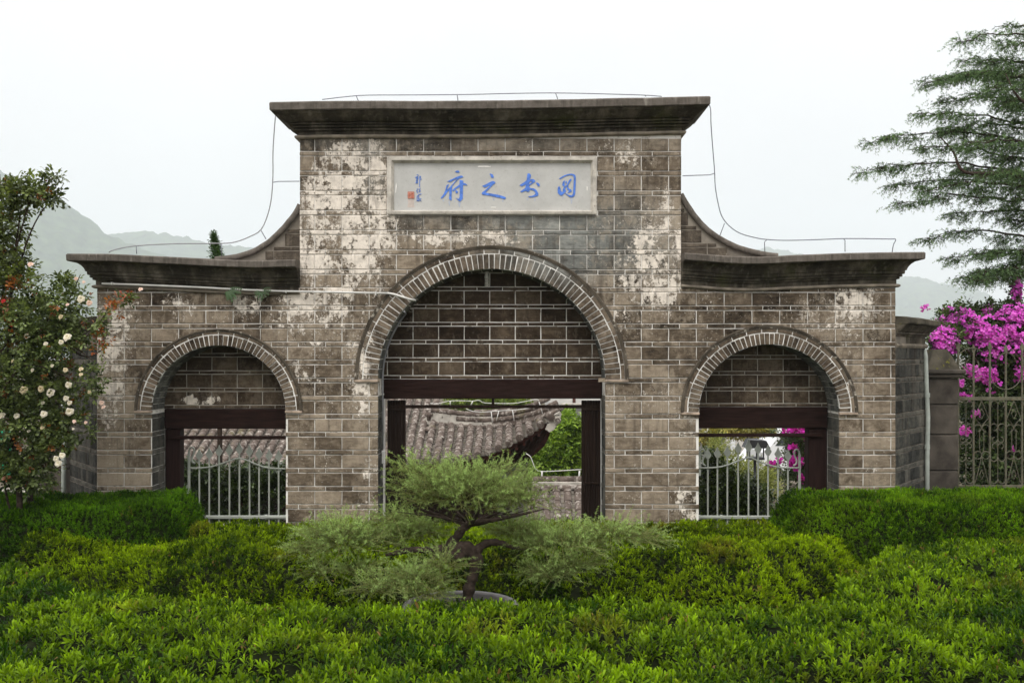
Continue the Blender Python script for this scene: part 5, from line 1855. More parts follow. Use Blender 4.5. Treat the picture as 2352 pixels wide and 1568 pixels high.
V, T, Cc = join([(V, T, Cc), (v2, t2, c2)])
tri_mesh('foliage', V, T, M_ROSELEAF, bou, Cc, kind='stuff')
ell2 = [(2195, 735, 44, 30, -.35, .3, 300), (2168, 785, 32, 36, -.7, .2, 330), (2265, 760, 60, 36, -.35, .35, 330), (2330, 745, 40, 48, -.3, .35, 420), (2268, 715, 16, 16, -.05, .1, 40), (2335, 672, 11, 36, -.05, .08, 60), (2300, 800, 60, 40, -.4, .3, 120), (2265, 862, 30, 18, -.62, .1, 80), (2230, 850, 14, 14, -.6, .1, 22), (2330, 820, 20, 20, -.5, .2, 40),
        (2218, 912, 18, 10, -.6, .1, 22), (2208, 880, 7, 8, -.62, .05, 10), (2215, 990, 14, 9, -.6, .1, 18), (2240, 950, 9, 9, -.6, .1, 8), (2350, 860, 20, 30, -.5, .2, 30), (2330, 1028, 4, 6, -.7, .03, 4), (2285, 880, 30, 30, -.55, .2, 26), (2125, 708, 10, 5, 0, .1, 10)]
pos, out = cloud_pts(ell2, 2500, YV)
keep = fbm(pos[:, 0] * 5.5, pos[:, 2] * 5.5, 77, 2) > .36
pos, out = pos[keep], out[keep]
out = unit(out + np.array((0, -.6, .35)))
ps, cs = [], []
for i in range(3):                                     # three papery bracts to each flower
    th = rng.uniform(0, 6.28, len(pos)) * 0 + i * 2.1
    a = unit(np.cross(out, np.array((.1, .2, 1.0)))); b = np.cross(out, a)
    d = a * cos(i * 2.1) + b * sin(i * 2.1) + out * .8 + rng.normal(size=out.shape) * .25
    L = rng.uniform(.028, .052, len(pos))
    v, t, kk = leaves(pos, d, out, L, L * .85, True, .3, .2)
    c = np.array((.60, .045, .56)) * rng.uniform(.6, 1.3, (len(pos), 1)) + np.array((.22, .16, .20)) * rng.random((len(pos), 1))
    ps.append((v, t, np.repeat(c, kk, 0)))
V, T, Cc = join(ps)
tri_mesh('blossom', V, T, M_PETAL, bou, Cc, kind='stuff')



# ---- big conifer at the right edge
YC = 2.6
ced = thing('cedar_tree', 'large blue green cedar with drooping layered branches at the right edge', 'cedar tree', (WX(2500, YC), YC, 0))
CB = lambda x, y, dy=0.0: np.array(W(x, y, YC + dy))
limbs('trunk', [([CB(2500, 1330), CB(2498, 900), CB(2490, 500), CB(2480, 200), CB(2462, 40)], [.17, .15, .12, .07, .02])], ced, n=10)
# (start x, y), (tip x, y), depth of tip, length of side sprays in photo units
CED = [((2470, 70), (2290, 62), .1, 34), ((2475, 130), (2200, 98), -.2, 44), ((2478, 190), (2215, 140), .5, 46), ((2478, 230), (2135, 190), -.3, 56), ((2480, 280), (2155, 236), .3, 58), ((2482, 340), (2110, 262), -.5, 62), ((2480, 330), (2150, 300), .6, 60),
       ((2484, 380), (2010, 322), -.3, 66), ((2484, 420), (2090, 345), .5, 66), ((2486, 440), (1990, 392), -.1, 70), ((2486, 460), (2040, 430), .5, 64), ((2486, 470), (2120, 440), -.6, 62), ((2486, 500), (2060, 470), -.3, 52), ((2486, 520), (2180, 495), .3, 44), ((2488, 420), (2230, 330), -1.1, 66), ((2488, 470), (2270, 400), -1.2, 66),
       ((2488, 300), (2280, 200), -1.0, 60), ((2480, 150), (2300, 110), -.7, 46), ((2490, 600), (2128, 548), -.2, 46), ((2490, 640), (2180, 590), .3, 50), ((2490, 660), (2200, 640), -.3, 42), ((2490, 610), (2260, 575), -.6, 44), ((2480, 540), (2300, 505), .2, 36),
       ((2486, 380), (2200, 300), .9, 60), ((2486, 460), (2200, 390), 1.0, 60), ((2480, 260), (2250, 180), .9, 50)]
for _ in range(6):
    yy_ = random.uniform(110, 470)
    CED.append(((2484, yy_ + random.uniform(20, 70)), (random.uniform(2140 + max(0, 200 - yy_) * .9, 2310), yy_), random.uniform(-1.1, 1.0), random.uniform(46, 70)))
for _ in range(4):
    yy_ = random.uniform(565, 640)
    CED.append(((2488, yy_ + 25), (random.uniform(2190, 2290), yy_), random.uniform(-.8, .6), 42))
for q in range(15):                                      # the far side of the crown, beyond the trunk
    yy_ = 90 + q * 37
    CED.append(((2490, yy_ + 50), (2500 + random.uniform(170, 330) * min(1, .45 + q * .06), yy_), random.uniform(-.8, .8), 58))
kc = (D + YC) / F
paths, woods = [], []
UPZ = np.array((0, 0, 1.0))
for (sx, sy), (tx, ty), dy, sl in CED:
    s0, tip = CB(sx, sy, random.uniform(-.1, .1)), CB(tx, ty, dy)
    ln = np.linalg.norm(tip - s0)
    mid = (s0 + tip) / 2 + np.array((0, random.uniform(-.2, .2), .17 * ln + random.uniform(-.16, .16)))
    P = bez(s0, mid, tip, 18)
    P[1:-1] += rng.normal(0, .018, (16, 3))
    woods.append((P, np.linspace(.026, .004, 18)))
    paths.append(P[9:])
    axis = unit(tip - s0)
    horiz0 = unit(np.cross(axis, UPZ))
    t = random.uniform(.12, .22)
    while t < 1.0:                                       # foliage sits in tufted layers with gaps between them
        jx = min(int(t * 17), 16); f = t * 17 - jx
        p = P[jx] * (1 - f) + P[jx + 1] * f
        if random.random() < .82:
            side = random.choice((-1, 1))
            reach = sl * kc * random.uniform(.25, 1.0) * (1.1 - .6 * t)
            c_ = p + horiz0 * side * reach * random.uniform(.2, 1.0) + axis * reach * .5 - UPZ * reach * random.uniform(.0, .45)
            twig = bez(p, (p + c_) / 2 + UPZ * .05, c_, 6)
            woods.append((twig, np.linspace(.007, .003, 6)))
            R = np.array((.23, .27, .10)) * random.uniform(.7, 1.25) * (1.08 - .35 * t)
            for m in range(int(30 * random.uniform(.7, 1.2))):
                v = rand_dir(1)[0] * random.random() ** .5
                b = c_ + v * R
                dd = unit(axis * .55 + np.array((v[0], v[1], 0)) * .8 + rng.normal(size=3) * .38 - UPZ * random.uniform(.05, .75))
                l2 = random.uniform(.06, .17)
                q3 = np.array([b, b + dd * l2 * .5, b + dd * l2 - UPZ * .025])
                paths.append(q3)
                if m % 3 == 0: woods.append((np.array([c_ + v * R * .2, b, q3[1]]), np.array([.003, .0025, .0015])))
        t += random.uniform(.10, .17) / max(ln, .3)
limbs('limb', [([CB(2460, 420, -.9), CB(2300, 400, -.9), CB(2215, 395, -.9), CB(2190, 350, -.8), CB(2160, 315, -.8)], [.05, .035, .024, .015, .006]),
               ([CB(2480, 300, -.8), CB(2400, 260, -.8), CB(2340, 225, -.9), CB(2310, 170, -.8)], [.04, .03, .018, .006])], ced)
mb = MB()
for P, R in woods: mb.tube(list(P), list(R), 4, cap=False)
mb.build('twigs', M_BARK, ced, kind='stuff')
V, T, Cc = needle_shoots(paths, 17, .037, .0088, (.024, .048, .018), (.19, .295, .14), [random.uniform(-.25, .25) for _ in paths])
tri_mesh('needles', V, T, M_NEEDLE, ced, Cc, kind='stuff')

# ---- small plants and litter
def fern(px, py, label, s=1.0):
    o = thing('fern', label, 'fern', W(px, py, -.1))
    c = np.array(W(px, py, -.07))
    for i in range(6):
        a = random.uniform(-2.7, .5)
        d = np.array((cos(a), -.4, sin(a) * .8))
        tip = c + d * .13 * s * random.uniform(.6, 1.2)
        P = bez(c, (c + tip) / 2 + np.array((0, -.02, .03)), tip, 7)
        pos = np.repeat(P, 2, 0); sd = np.tile([1, -1], 7)[:, None]
        ax = unit(tip - c); lat = unit(np.cross(ax, np.array((0, -1.0, .3))))
        V, T, k = leaves(pos, lat * sd + ax * .4, np.tile((0, -1, .4), (14, 1)), .045 * s, .02 * s)
        tri_mesh('frond', V, T, M_ROSELEAF, o, np.tile((.04, .10, .02), (len(V), 1)))


fern(524, 668, 'fern rooted in the left cornice, nearer the outer end', 1.2)
fern(600, 671, 'small fern rooted in the left cornice near the middle bay', .8)

YS = 3.5
cyp = thing('young_cypress', 'thin cypress tip leaning left behind the left cornice', 'cypress', (WX(500, YS), YS, 0))
limbs('trunk', [([np.array(W(506, 1330, YS)), np.array(W(504, 700, YS)), np.array(W(501, 590, YS)), np.array(W(491, 536, YS))], [.05, .035, .02, .003])], cyp)
t_ = rng.random(900) ** .8
px_ = 491 + 11 * t_ + rng.normal(0, 1, 900) * (1 + 6.5 * t_); py_ = 537 + t_ * 95
pp = np.stack([(px_ - CX) * (D + YS) / F, YS + rng.normal(0, 1, 900) * (.01 + .05 * t_), ZC + (HZ - py_) * (D + YS) / F], 1)
V, T, Cc = spray_leaves(pp, unit(np.stack([(px_ - 495) * .1, rng.normal(size=900) * .4, np.full(900, .5)], 1)), 4, .05, .3, (.02, .05, .012), (.07, .14, .03), .015)
tri_mesh('foliage', V, T, M_ROSELEAF, cyp, Cc, kind='stuff')


def petal(px, py, fn, label, col, name='fallen_petal', cat='petal', size=.045):
    # find where the sight line meets the hedge top
    d = 12.5
    while d > 6:
        x, z = (px - CX) * d / F, ZC + (HZ - py) * d / F
        if z > float(fn(np.array(x), np.array(d))): d -= .02
        if z <= float(fn(np.array(x), np.array(d))) + .03: break
        d -= .01
    c = np.array((x, d - D - .03, z + .025))
    V, T, k = leaves(np.tile(c, (3, 1)), np.array([(1, -.3, .4), (-.7, -.4, .5), (.1, -.5, .9)]), np.array([(0, -.6, 1.0)] * 3), size, size * .8, True, .3, .3)
    o = tri_mesh(name, V, T, M_PETAL, None, np.tile(col, (len(V), 1)))
    tag(o, label, cat, 'petals and leaves fallen on the hedges')


petal(22, 1193, h_left, 'white fallen petal on the left mound, nearest the photo edge', (.8, .76, .7))
petal(190, 1182, h_left, 'white fallen petals in the middle of the left mound', (.8, .76, .7), size=.06)
petal(338, 1171, h_left, 'white fallen petal on the left mound towards the iron gate', (.8, .76, .7))
petal(521, 1210, h_mid, 'white fallen petal on the middle hedge before the iron gate', (.8, .76, .7))
petal(459, 1217, h_mid, 'curled brown dead leaf on the hedge before the iron gate', (.42, .22, .10), 'dead_leaf', 'leaf', .07)

# ------------------------------------------------------------------ the temple hall behind and below the gateway
hall = thing('temple_hall', 'old hall with grey barrel tiled roof and upturned eave corner behind the gate', 'hall', (-3.0, 12.0, -1.8))
YE = 8.8


def tile_mat():
    t = NT('lichen_roof_tile')
    p = t.pos()
    col = t.ramp(t.noise(p, 4, 6, .65), [(.3, (.064, .047, .040)), (.6, (.142, .112, .095)), (.8, (.22, .185, .155))])
    w = t.ramp(t.noise(p, 9, 8, .72), [(.53, 0.0), (.62, .9)])
    col = t.mix(w, col, (.42, .38, .34))
    ms = t.ramp(t.noise(p, 2.2, 5), [(.60, 0.0), (.72, .55)])
    col = t.mix(ms, col, (.12, .115, .03))
    return t.pbr(col, .9, t.bump(t.noise(p, 30, 6), .5, .01), .15)


M_TILE = tile_mat()
M_PAN = simple('pan_tile', (.13, .115, .098), .92, .5, 7, .4, .12, rust=(.15, .14, .03), rust_at=.60)
M_RIDGE = simple('ridge_plaster', (.42, .39, .345), .9, .35, 4, .4, .12, rust=(.10, .085, .07), rust_at=.58)
M_EAVE = simple('red_brown_eave_board', (.065, .024, .018), .8, .5, 8, .3, .2)
M_DARKWOOD = simple('dark_eave_timber', (.030, .017, .013), .85, .5, 8, .3, .15)
XE0, XE1 = -1.65, .98


def up_(x): return 1.05 * np.clip((x - XE0) / (XE1 - XE0), 0, 1.05) ** 2


def roof_z(x, s):
    flat = np.interp(x, [-9, -6, XE0], [.46, .52, .70])
    return flat + .25 * s + .035 * s * s + up_(x) * np.clip(1 - s / 3.0, 0, 1)


# the hip ridge as seen, put where it meets the roof surface
hipc = [(986, 969, 2.35), (1010, 972, 2.2), (1050, 977, 2.0), (1090, 980, 1.75), (1130, 980, 1.45), (1170, 976, 1.15), (1205, 970, .85), (1235, 962, .5), (1262, 950, .25), (1280, 941, .08)]
fit = []
for a_, b_, s_ in hipc:
    best = min(np.linspace(0.02, 3.0, 150), key=lambda s: abs(W(a_, b_, YE + s)[2] - float(roof_z(W(a_, b_, YE + s)[0], s))) + .02 * abs(s - s_))
    fit.append((a_, b_, float(best)))
for q in range(1, len(fit)):
    fit[q] = (fit[q][0], fit[q][1], min(fit[q][2], fit[q - 1][2] - .04))
hipc = [(a_, b_, max(.04, s_)) for a_, b_, s_ in fit]
HP = [np.array(W(a_, b_, YE + s_)) for a_, b_, s_ in hipc]
HX, HS = [p[0] for p in HP] + [XE1], [s_ for _, _, s_ in hipc] + [.02]


def hip_s(x): return np.interp(x, HX, HS)


roof = MB()
xs = np.linspace(-9.4, XE1, 60)
rows = []
for x in xs:
    smax = hip_s(x) if x > -1.86 else 5.6
    ss = np.linspace(0, smax, 14)
    rows.append([(x, YE + s, float(roof_z(x, s)) - .03) for s in ss])
v = [p for r in rows for p in r]
f = [(i * 14 + j, (i + 1) * 14 + j, (i + 1) * 14 + j + 1, i * 14 + j + 1) for i in range(59) for j in range(13)]
rf = MB().add(v, f).build('roof', M_PAN, hall, smooth=True)
# cover tiles: one half barrel mesh shared by all
TL = .30
tv, tf = [], []
for j, (y, r) in enumerate(((0, .086), (.03, .088), (TL, .076))):
    for k in range(9):
        a = pi * k / 8
        tv.append((r * cos(a), y, r * sin(a) * .95))
for j in range(2):
    for k in range(8): tf.append((j * 9 + k, (j + 1) * 9 + k, (j + 1) * 9 + k + 1, j * 9 + k + 1))
tf.append(tuple(range(9)))
tme = bpy.data.meshes.new('cover_tile'); tme.from_pydata(tv, [], tf); tme.materials.append(M_TILE)
tme.polygons.foreach_set('use_smooth', [True] * 16 + [False])
tme.update()
from mathutils import Matrix, Vector
n_t = 0
extra = MB()
xk = XE1 - .14
cols = []
while xk > -9.2:
    cols.append(xk); xk -= .226
vis = lambda x: (-1.95 < x < 1.1) or (-7.7 < x < -4.6)
discs = MB()
for x in sorted(cols, key=lambda q: not vis(q)):
    smax = hip_s(x) if x > -1.86 else 4.4
    s = -.06
    while s < smax - .1:
        z0, z1 = float(roof_z(x, max(s, 0))) + .012, float(roof_z(x, max(s, 0) + TL * .86)) + .012
        d = Vector((0, TL * .86, z1 - z0)).normalized()
        m = Matrix(((1, 0, 0), (0, d.y, -d.z), (0, d.z, d.y))).to_4x4()
        loc = np.array((x + random.uniform(-.006, .006), YE + s, z0))
        if n_t < 270 and vis(x):
            o = bpy.data.objects.new('cover_tile', tme); COL.objects.link(o)
            o.parent = rf
            o.matrix_local = Matrix.Translation(Vector(loc - org(rf))) @ m @ Matrix.Rotation(random.uniform(-.03, .03), 4, 'Z')
            n_t += 1
        else:
            M4 = Matrix.Translation(Vector(loc)) @ m
            extra.add([tuple(M4 @ Vector(p)) for p in tv], tf)
        s += TL * .86
    # round end tile with a pressed flower at the eave
    z = float(roof_z(x, 0)) + .012
    e = MB()
    e.tube([(x, YE - .10, z + .015), (x, YE - .06, z + .02)], .082, 14)
    for q in range(8):
        a = q * pi / 4
        e.tube([(x + .045 * cos(a), YE - .112, z + .017 + .045 * sin(a)), (x + .045 * cos(a), YE - .098, z + .017 + .045 * sin(a))], .013, 5)
    e.tube([(x, YE - .115, z + .017), (x, YE - .098, z + .017)], .02, 6)
    e.build('end_tile', M_TILE, rf)
if extra.v: extra.build('cover_tile_remainder', M_TILE, rf, smooth=True, kind='stuff')
# curved pan tiles lapped between the barrels
pan = MB()
for x in cols:
    xm = x + .113
    smax = hip_s(min(xm, XE1)) if xm > -1.86 else 4.4
    s = -.04
    while s < smax:
        v = []
        for yy, dz in ((s, .010), (s + .17, -.012)):
            for q in range(5):
                u = -.07 + .035 * q
                v.append((xm + u, YE + yy, float(roof_z(xm, max(yy, 0))) - .022 + dz + 2.6 * u * u))
        for q in range(5):
            u = -.07 + .035 * q
            v.append((xm + u, YE + s, float(roof_z(xm, max(s, 0))) - .035 + 2.6 * u * u))
        pan.add(v, [(q, q + 1, q + 6, q + 5) for q in range(4)] + [(q + 10, q + 11, q + 1, q) for q in range(4)])
        s += .125
pan.build('pan_tile_courses', M_PAN, rf, kind='stuff')

# hip ridge: tile courses, plaster band and a curled end, following the traced sag

def ridge_run(name, dz, r, i0, i1, mat, seg=.2, flat=1.0, jit=.004):
    Q = catmull(HP[i0:i1], 6)
    Q = [q + np.array((0, 0, dz)) for q in Q]
    mb = MB()
    i = 0
    while i < len(Q) - 1:
        j = min(i + 3, len(Q) - 1)
        a, b = Q[i], Q[j]
        mb = MB()
        mb.tube([a, a + (b - a) * .1, b + (b - a) * .06], [r * 1.04, r * 1.06, r * .96], 9)
        c = (a + b) / 2
        mb.v = [tuple(np.array((p[0], p[1], c[2] + (p[2] - c[2]) * flat + random.uniform(-jit, jit) * 0))) if flat != 1 else p for p in mb.v]
        mb.build(name, mat, hall, smooth=True)
        i = j


ridge_run('ridge_tile', .0, .062, 0, 10, M_TILE)
ridge_run('ridge_tile', .165, .070, 2, 10, M_TILE)
ridge_run('ridge_tile', .29, .066, 0, 8, M_TILE)
ridge_run('ridge_tile', .36, .05, 3, 9, M_TILE)
Q = catmull(HP[:5], 5)
mb = MB()
for a in range(len(Q) - 1):
    p, q = Q[a], Q[a + 1]
    mb.add([(p[0], p[1] - .05, p[2] - .25), (q[0], q[1] - .05, q[2] - .25), (q[0], q[1] - .05, q[2] + .26), (p[0], p[1] - .05, p[2] + .26), (p[0], p[1] + .05, p[2] + .02), (q[0], q[1] + .05, q[2] + .02), (q[0], q[1] + .05, q[2] + .26), (p[0], p[1] + .05, p[2] + .26)],
           [(0, 1, 2, 3), (5, 4, 7, 6), (3, 2, 6, 7), (4, 5, 1, 0), (0, 3, 7, 4), (1, 5, 6, 2)])
mb.build('ridge_band', M_RIDGE, hall)
Q = catmull(HP[4:], 5)
mb = MB()
for a in range(len(Q) - 1):
    p, q = Q[a], Q[a + 1]
    mb.add([(p[0], p[1] - .04, p[2] - .22), (q[0], q[1] - .04, q[2] - .22), (q[0], q[1] - .04, q[2] + .15), (p[0], p[1] - .04, p[2] + .15), (p[0], p[1] + .04, p[2] + .02), (q[0], q[1] + .04, q[2] + .02), (q[0], q[1] + .04, q[2] + .15), (p[0], p[1] + .04, p[2] + .15)],
           [(0, 1, 2, 3), (5, 4, 7, 6), (3, 2, 6, 7), (4, 5, 1, 0), (0, 3, 7, 4), (1, 5, 6, 2)])
mb.build('ridge_band', M_TILE, hall)
# corner block with curled horn and scroll disc
yc = YE + .02
mb = MB()
mb.prism([(WX(a, yc), WZ(b, yc)) for a, b in ((1252, 985), (1262, 962), (1276, 950), (1286, 944), (1290, 950), (1286, 962), (1282, 972), (1272, 986), (1262, 992))], yc - .06, yc + .12)
mb.build('corner_horn', M_RIDGE, hall)
for a, b, r in ((1281, 965, 8), (1291, 934, 7)):
    MB().tube([W(a, b, yc - .10), W(a, b, yc + .1)], r * (D + yc) / F, 18).build('scroll_disc', M_RIDGE, hall)
    MB().tube([W(a + cos(q * .5) * (r - 1 - q * .25), b + sin(q * .5) * (r - 1 - q * .25), yc - .104) for q in range(22)], .010, 5).build('scroll_line', M_TILE, hall)
MB().tube(catmull([W(1262, 952, yc + .3), W(1280, 944, yc + .2), W(1290, 936, yc + .05)], 4), [.06] * 9, 8).build('ridge_tile', M_TILE, hall, smooth=True)
# diamond finial at the inner end of the hip ridge
yo = YE + 2.25
mb = MB()
mb.prism([(WX(861.3 + a * .2319, yo), WZ(890 + b * .2319, yo)) for a, b in ((470, 325), (520, 275), (570, 275), (620, 320), (600, 350), (570, 365), (545, 385), (520, 365), (485, 350))], yo - .12, yo - .04)
mb.build('finial', M_RIDGE, hall)
mb = MB()
mb.lathe((WX(986, yo), yo - .08, WZ(953, yo)), [(.0, .18), (.06, .17), (.09, .13), (.07, .08), (.10, .05), (.11, .0), (.07, -.03), (.06, -.12), (.0, -.12)], 12)
mb.build('finial', M_TILE, hall, smooth=True)
for a, b, w_, h_ in ((550, 412, 52, 22), (560, 465, 34, 16)):
    x, z = WX(861.3 + a * .2319, yo - .5), WZ(890 + b * .2319, yo - .5)
    MB().bbox(x - w_ * .00235, x + w_ * .00235, yo - .6, yo - .3, z - h_ * .0023, z + h_ * .0023, .03).build('loose_tile', M_TILE, hall)
# eaves: fascia, soffit and rafter ends under the rising corner
xs = np.linspace(-9.4, XE1 - .05, 50)
mb = MB()
for a, b in zip(xs[:-1], xs[1:]):
    za, zb = float(roof_z(a, 0)), float(roof_z(b, 0))
    mb.add([(a, YE + .03, za - .13), (b, YE + .03, zb - .13), (b, YE + .03, zb - .035), (a, YE + .03, za - .035)], [(0, 1, 2, 3)])
mb.build('fascia_board', M_EAVE, hall)
mb = MB()
for a, b in zip(xs[:-1], xs[1:]):
    za, zb = float(roof_z(a, 0)) - .13, float(roof_z(b, 0)) - .13
    wa, wb = min(za, .62 - max(0, a - XE0) * .02), min(zb, .62 - max(0, b - XE0) * .02)
    ka, kb = (1.6 - 1.25 * max(0, a - XE0) / 2.7), (1.6 - 1.25 * max(0, b - XE0) / 2.7)
    mb.add([(a, YE + .04, za), (b, YE + .04, zb), (b - .25 * max(0, b - XE0), YE + kb, wb), (a - .25 * max(0, a - XE0), YE + ka, wa)], [(0, 1, 2, 3)])
mb.build('soffit', M_DARKWOOD, hall)
for x in np.arange(-1.5, .85, .16):
    z = float(roof_z(x, 0))
    MB().bbox(x - .03, x + .03, YE + .05, YE + .5, z - .21, z - .135, .006).build('rafter_end', M_EAVE, hall)
cb = [(1268, 975), (1262, 1000), (1250, 1024), (1225, 1046), (1190, 1062), (1150, 1078), (1120, 1090)]
mb = MB()
ci = [(1262, 968), (1240, 986), (1220, 1008), (1195, 1030), (1165, 1050), (1135, 1066), (1105, 1082)]
mb.prism([(WX(a, YE + .55), WZ(b, YE + .55)) for a, b in cb + ci[::-1]], YE + .5, YE + .62)
mb.build('corner_beam', M_EAVE, hall)
MB().box(-9.3, -.35, YE + 1.5, YE + 6, -1.85, .72).build('wall', M_DARKWOOD, hall)
MB().box(-.348, WX(1212, YE + 2.2), YE + 2.2, YE + 6, -1.85, WZ(1062, YE + 2.2)).build('side_wall', simple('grey_plaster', (.30, .28, .25), .9, .3, 5, .3, .1), hall)
xw0, xw1 = -.3, WX(1208, YE + 2.2)
for z in (WZ(1070, YE + 2.2), WZ(1082, YE + 2.2)):
    MB().bbox(xw0, xw1 + .05, YE + 2.13, YE + 2.195, z - .03, z + .03, .008).build('string_course', M_STONE, hall)

# conduit on the roof with bracket legs
rc = thing('roof_conductor', 'pale conductor pipe on bracket legs along the tiled hip ridge', 'lightning conductor', W(1130, 935, YE + 1.5))
yr = YE + 1.6
tube_part('pipe', [W(a, b, yr) for a, b in ((988, 926), (1005, 927), (1030, 921), (1060, 920), (1085, 921), (1100, 919), (1112, 925), (1140, 926), (1180, 926), (1210, 921), (1234, 917), (1240, 925))], .009, M_PIPE, rc, 6, 3)
tube_part('pipe', [W(a, b, yr - .3) for a, b in ((1070, 938), (1085, 944), (1110, 946), (1150, 943), (1185, 941), (1225, 936))], .009, M_PIPE, rc, 6, 3)
for a, b, c, d_ in ((1128, 944, 1131, 970), (1146, 943, 1140, 966), (1177, 941, 1181, 966), (1238, 922, 1247, 952), (1034, 921, 1034, 930), (1086, 921, 1081, 931)):
    tube_part('bracket', [W(a, b, yr - .32), W(c, d_, yr - .34)], .011, M_PIPE, rc, 6)

# ---- lower tiled wall roof at the right of the middle opening
YL = 7.6
low = thing('tiled_wall', 'low wall with barrel tile coping seen behind the right door of the arch', 'wall', (WX(1320, YL), YL + .5, -1.8))
xl0, xl1 = WX(1225, YL), WX(1470, YL)
zr0 = WZ(1104, YL + .9)
MB().box(xl0, xl1, YL + .7, YL + 1.1, -1.85, zr0 - .10).build('wall', M_STONE, low)
for zz, r, yy in ((zr0 + .03, .07, .9), (zr0 - .13, .065, .72)):
    x = xl0
    while x < xl1:
        MB().tube([(x, YL + yy, zz + random.uniform(-.006, .006)), (x + .30, YL + yy, zz + .01)], [r * 1.05, r * .95], 9).build('ridge_tile', M_TILE, low, smooth=True)
        x += .29
mb = MB(); mb.box(xl0, xl1, YL + .72, YL + .98, zr0 - .13, zr0 - .01); mb.build('ridge_band', M_RIDGE, low)
sl = .78
mb = MB()
mb.add([(xl0, YL - .6, zr0 - .15 - 1.35 * sl), (xl1, YL - .6, zr0 - .15 - 1.35 * sl), (xl1, YL + .75, zr0 - .15), (xl0, YL + .75, zr0 - .15)], [(0, 1, 2, 3)])
mb.build('roof', M_PAN, low)
x = xl0 + .05
while x < xl1:
    s = 0
    while s < 1.3:
        z = zr0 - .14 - (1.35 - s) * sl
        d = Vector((0, .26, .26 * sl)).normalized()
        m = Matrix(((1, 0, 0), (0, d.y, -d.z), (0, d.z, d.y))).to_4x4()
        o = bpy.data.objects.new('cover_tile', tme); COL.objects.link(o); o.parent = low
        o.matrix_local = Matrix.Translation(Vector(np.array((x + random.uniform(-.006, .006), YL - .6 + s, z)) - org(low))) @ m
        s += .205
    x += .226
pn = MB()
x = xl0 + .163
while x < xl1:
    s = 0
    while s < 1.3:
        z = zr0 - .135 - (1.35 - s) * sl
        v = []
        for yy, dz in ((s, .016), (s + .13, -.004)):
            for q in range(5):
                u = -.065 + .0325 * q
                v.append((x + u, YL - .6 + yy, z + (yy - s) * sl + dz + 2.6 * u * u))
        for q in range(5):
            u = -.065 + .0325 * q
            v.append((x + u, YL - .6 + s, z - .02 + 2.6 * u * u))
        pn.add(v, [(q, q + 1, q + 6, q + 5) for q in range(4)] + [(q + 10, q + 11, q + 1, q) for q in range(4)])
        s += .10
    x += .226
pn.build('pan_tile_courses', M_PAN, low, kind='stuff')
wc = thing('conductor_pipe', 'pale curved conductor pipe above the low tiled wall', 'lightning conductor', W(1290, 1090, YL + .9))
tube_part('pipe', [W(a, b, YL + .9) for a, b in ((1208, 1041), (1218, 1048), (1224, 1062), (1230, 1076), (1242, 1082), (1280, 1081), (1332, 1078), (1380, 1077))], .010, M_PIPE, wc, 6, 3)
for a in (1245, 1331):
    tube_part('bracket', [W(a, 1081, YL + .9), W(a - 1, 1102, YL + .9)], .02, M_PIPE, wc, 6)


# ------------------------------------------------------------------ trees, shrubs and town seen through the arches
def bush(name, label, cat, ells, n, y0, L, lw, c0, c1, trunk=None, mat=None, oblong=False, group=None, k=4, step=.02, base=None):
    c = W(ells[0][0], ells[0][1], y0 + ells[0][4])
    o = thing(name, label, cat, (c[0], c[1], base if base is not None else -1.85), group)
    pos, out = cloud_pts(ells, n, y0)
    V, T, Cc = spray_leaves(pos, out, k, L, lw, c0, c1, step, oblong)
    tri_mesh('crown' if trunk else 'foliage', V, T, mat or M_TREELEAF, o, Cc, kind='stuff')
    if trunk: limbs('trunk', trunk, o)
    return o


bush('camphor_tree', 'bright green leafy tree beyond the low tiled wall', 'tree',
     [(1275, 1020, 52, 50, 0, .9, 900), (1300, 975, 30, 34, 0, .6, 350), (1262, 1075, 60, 40, 0, .9, 800), (1330, 1040, 45, 70, .3, .9, 800), (1225, 1070, 22, 26, .2, .4, 200), (1270, 1130, 60, 50, 0, .9, 500), (1352, 1000, 25, 60, 0, .6, 300)], 6500, 14.0, .11, .5, (.05, .11, .010), (.34, .50, .05), [([np.array(W(1280, 1230, 14)), np.array(W(1278, 1120, 14)), np.array(W(1285, 1010, 14))], [.14, .1, .04])], step=.035)
bush('background_tree', 'yellow green tree top far behind the hall ridge', 'tree', [(1150, 930, 70, 26, 0, 1.2, 600), (1080, 922, 60, 20, .5, 1.2, 400)], 2200, 24, .14, .5, (.05, .09, .012), (.22, .28, .04), [([np.array(W(1140, 1150, 24)), np.array(W(1140, 1000, 24)), np.array(W(1142, 930, 24))], [.16, .12, .05])], step=.04)
# dark shrubs just inside both side gates
bush('shrub_hedge', 'dark glossy shrub row behind the left iron gate', 'shrub', [(450, 1110, 45, 46, 0, .3, 700), (520, 1115, 50, 46, .1, .3, 750), (590, 1112, 50, 46, .1, .3, 750), (650, 1118, 40, 42, .1, .3, 500), (530, 1200, 130, 50, 0, .3, 1500), (430, 1080, 16, 24, 0, .2, 120), (560, 1068, 20, 14, 0, .2, 70), (640, 1075, 20, 14, 0, .2, 60)], 4300, 2.6, .055, .55, (.010, .020, .005), (.075, .125, .018), mat=M_DKLEAF, oblong=True, base=0.0)
bush('shrub_hedge', 'dark glossy rounded shrub behind the right iron gate', 'shrub', [(1640, 1110, 40, 60, 0, .3, 800), (1630, 1060, 26, 30, 0, .2, 200), (1690, 1140, 45, 50, 0, .3, 800), (1740, 1155, 32, 42, 0, .25, 500), (1680, 1200, 90, 50, 0, .3, 1200), (1610, 1150, 30, 70, 0, .3, 400), (1672, 1085, 14, 20, 0, .15, 70), (1715, 1105, 16, 16, 0, .15, 70)], 3600, 1.9, .058, .5, (.008, .018, .005), (.10, .16, .015), mat=M_DKLEAF, oblong=True, base=0.0)
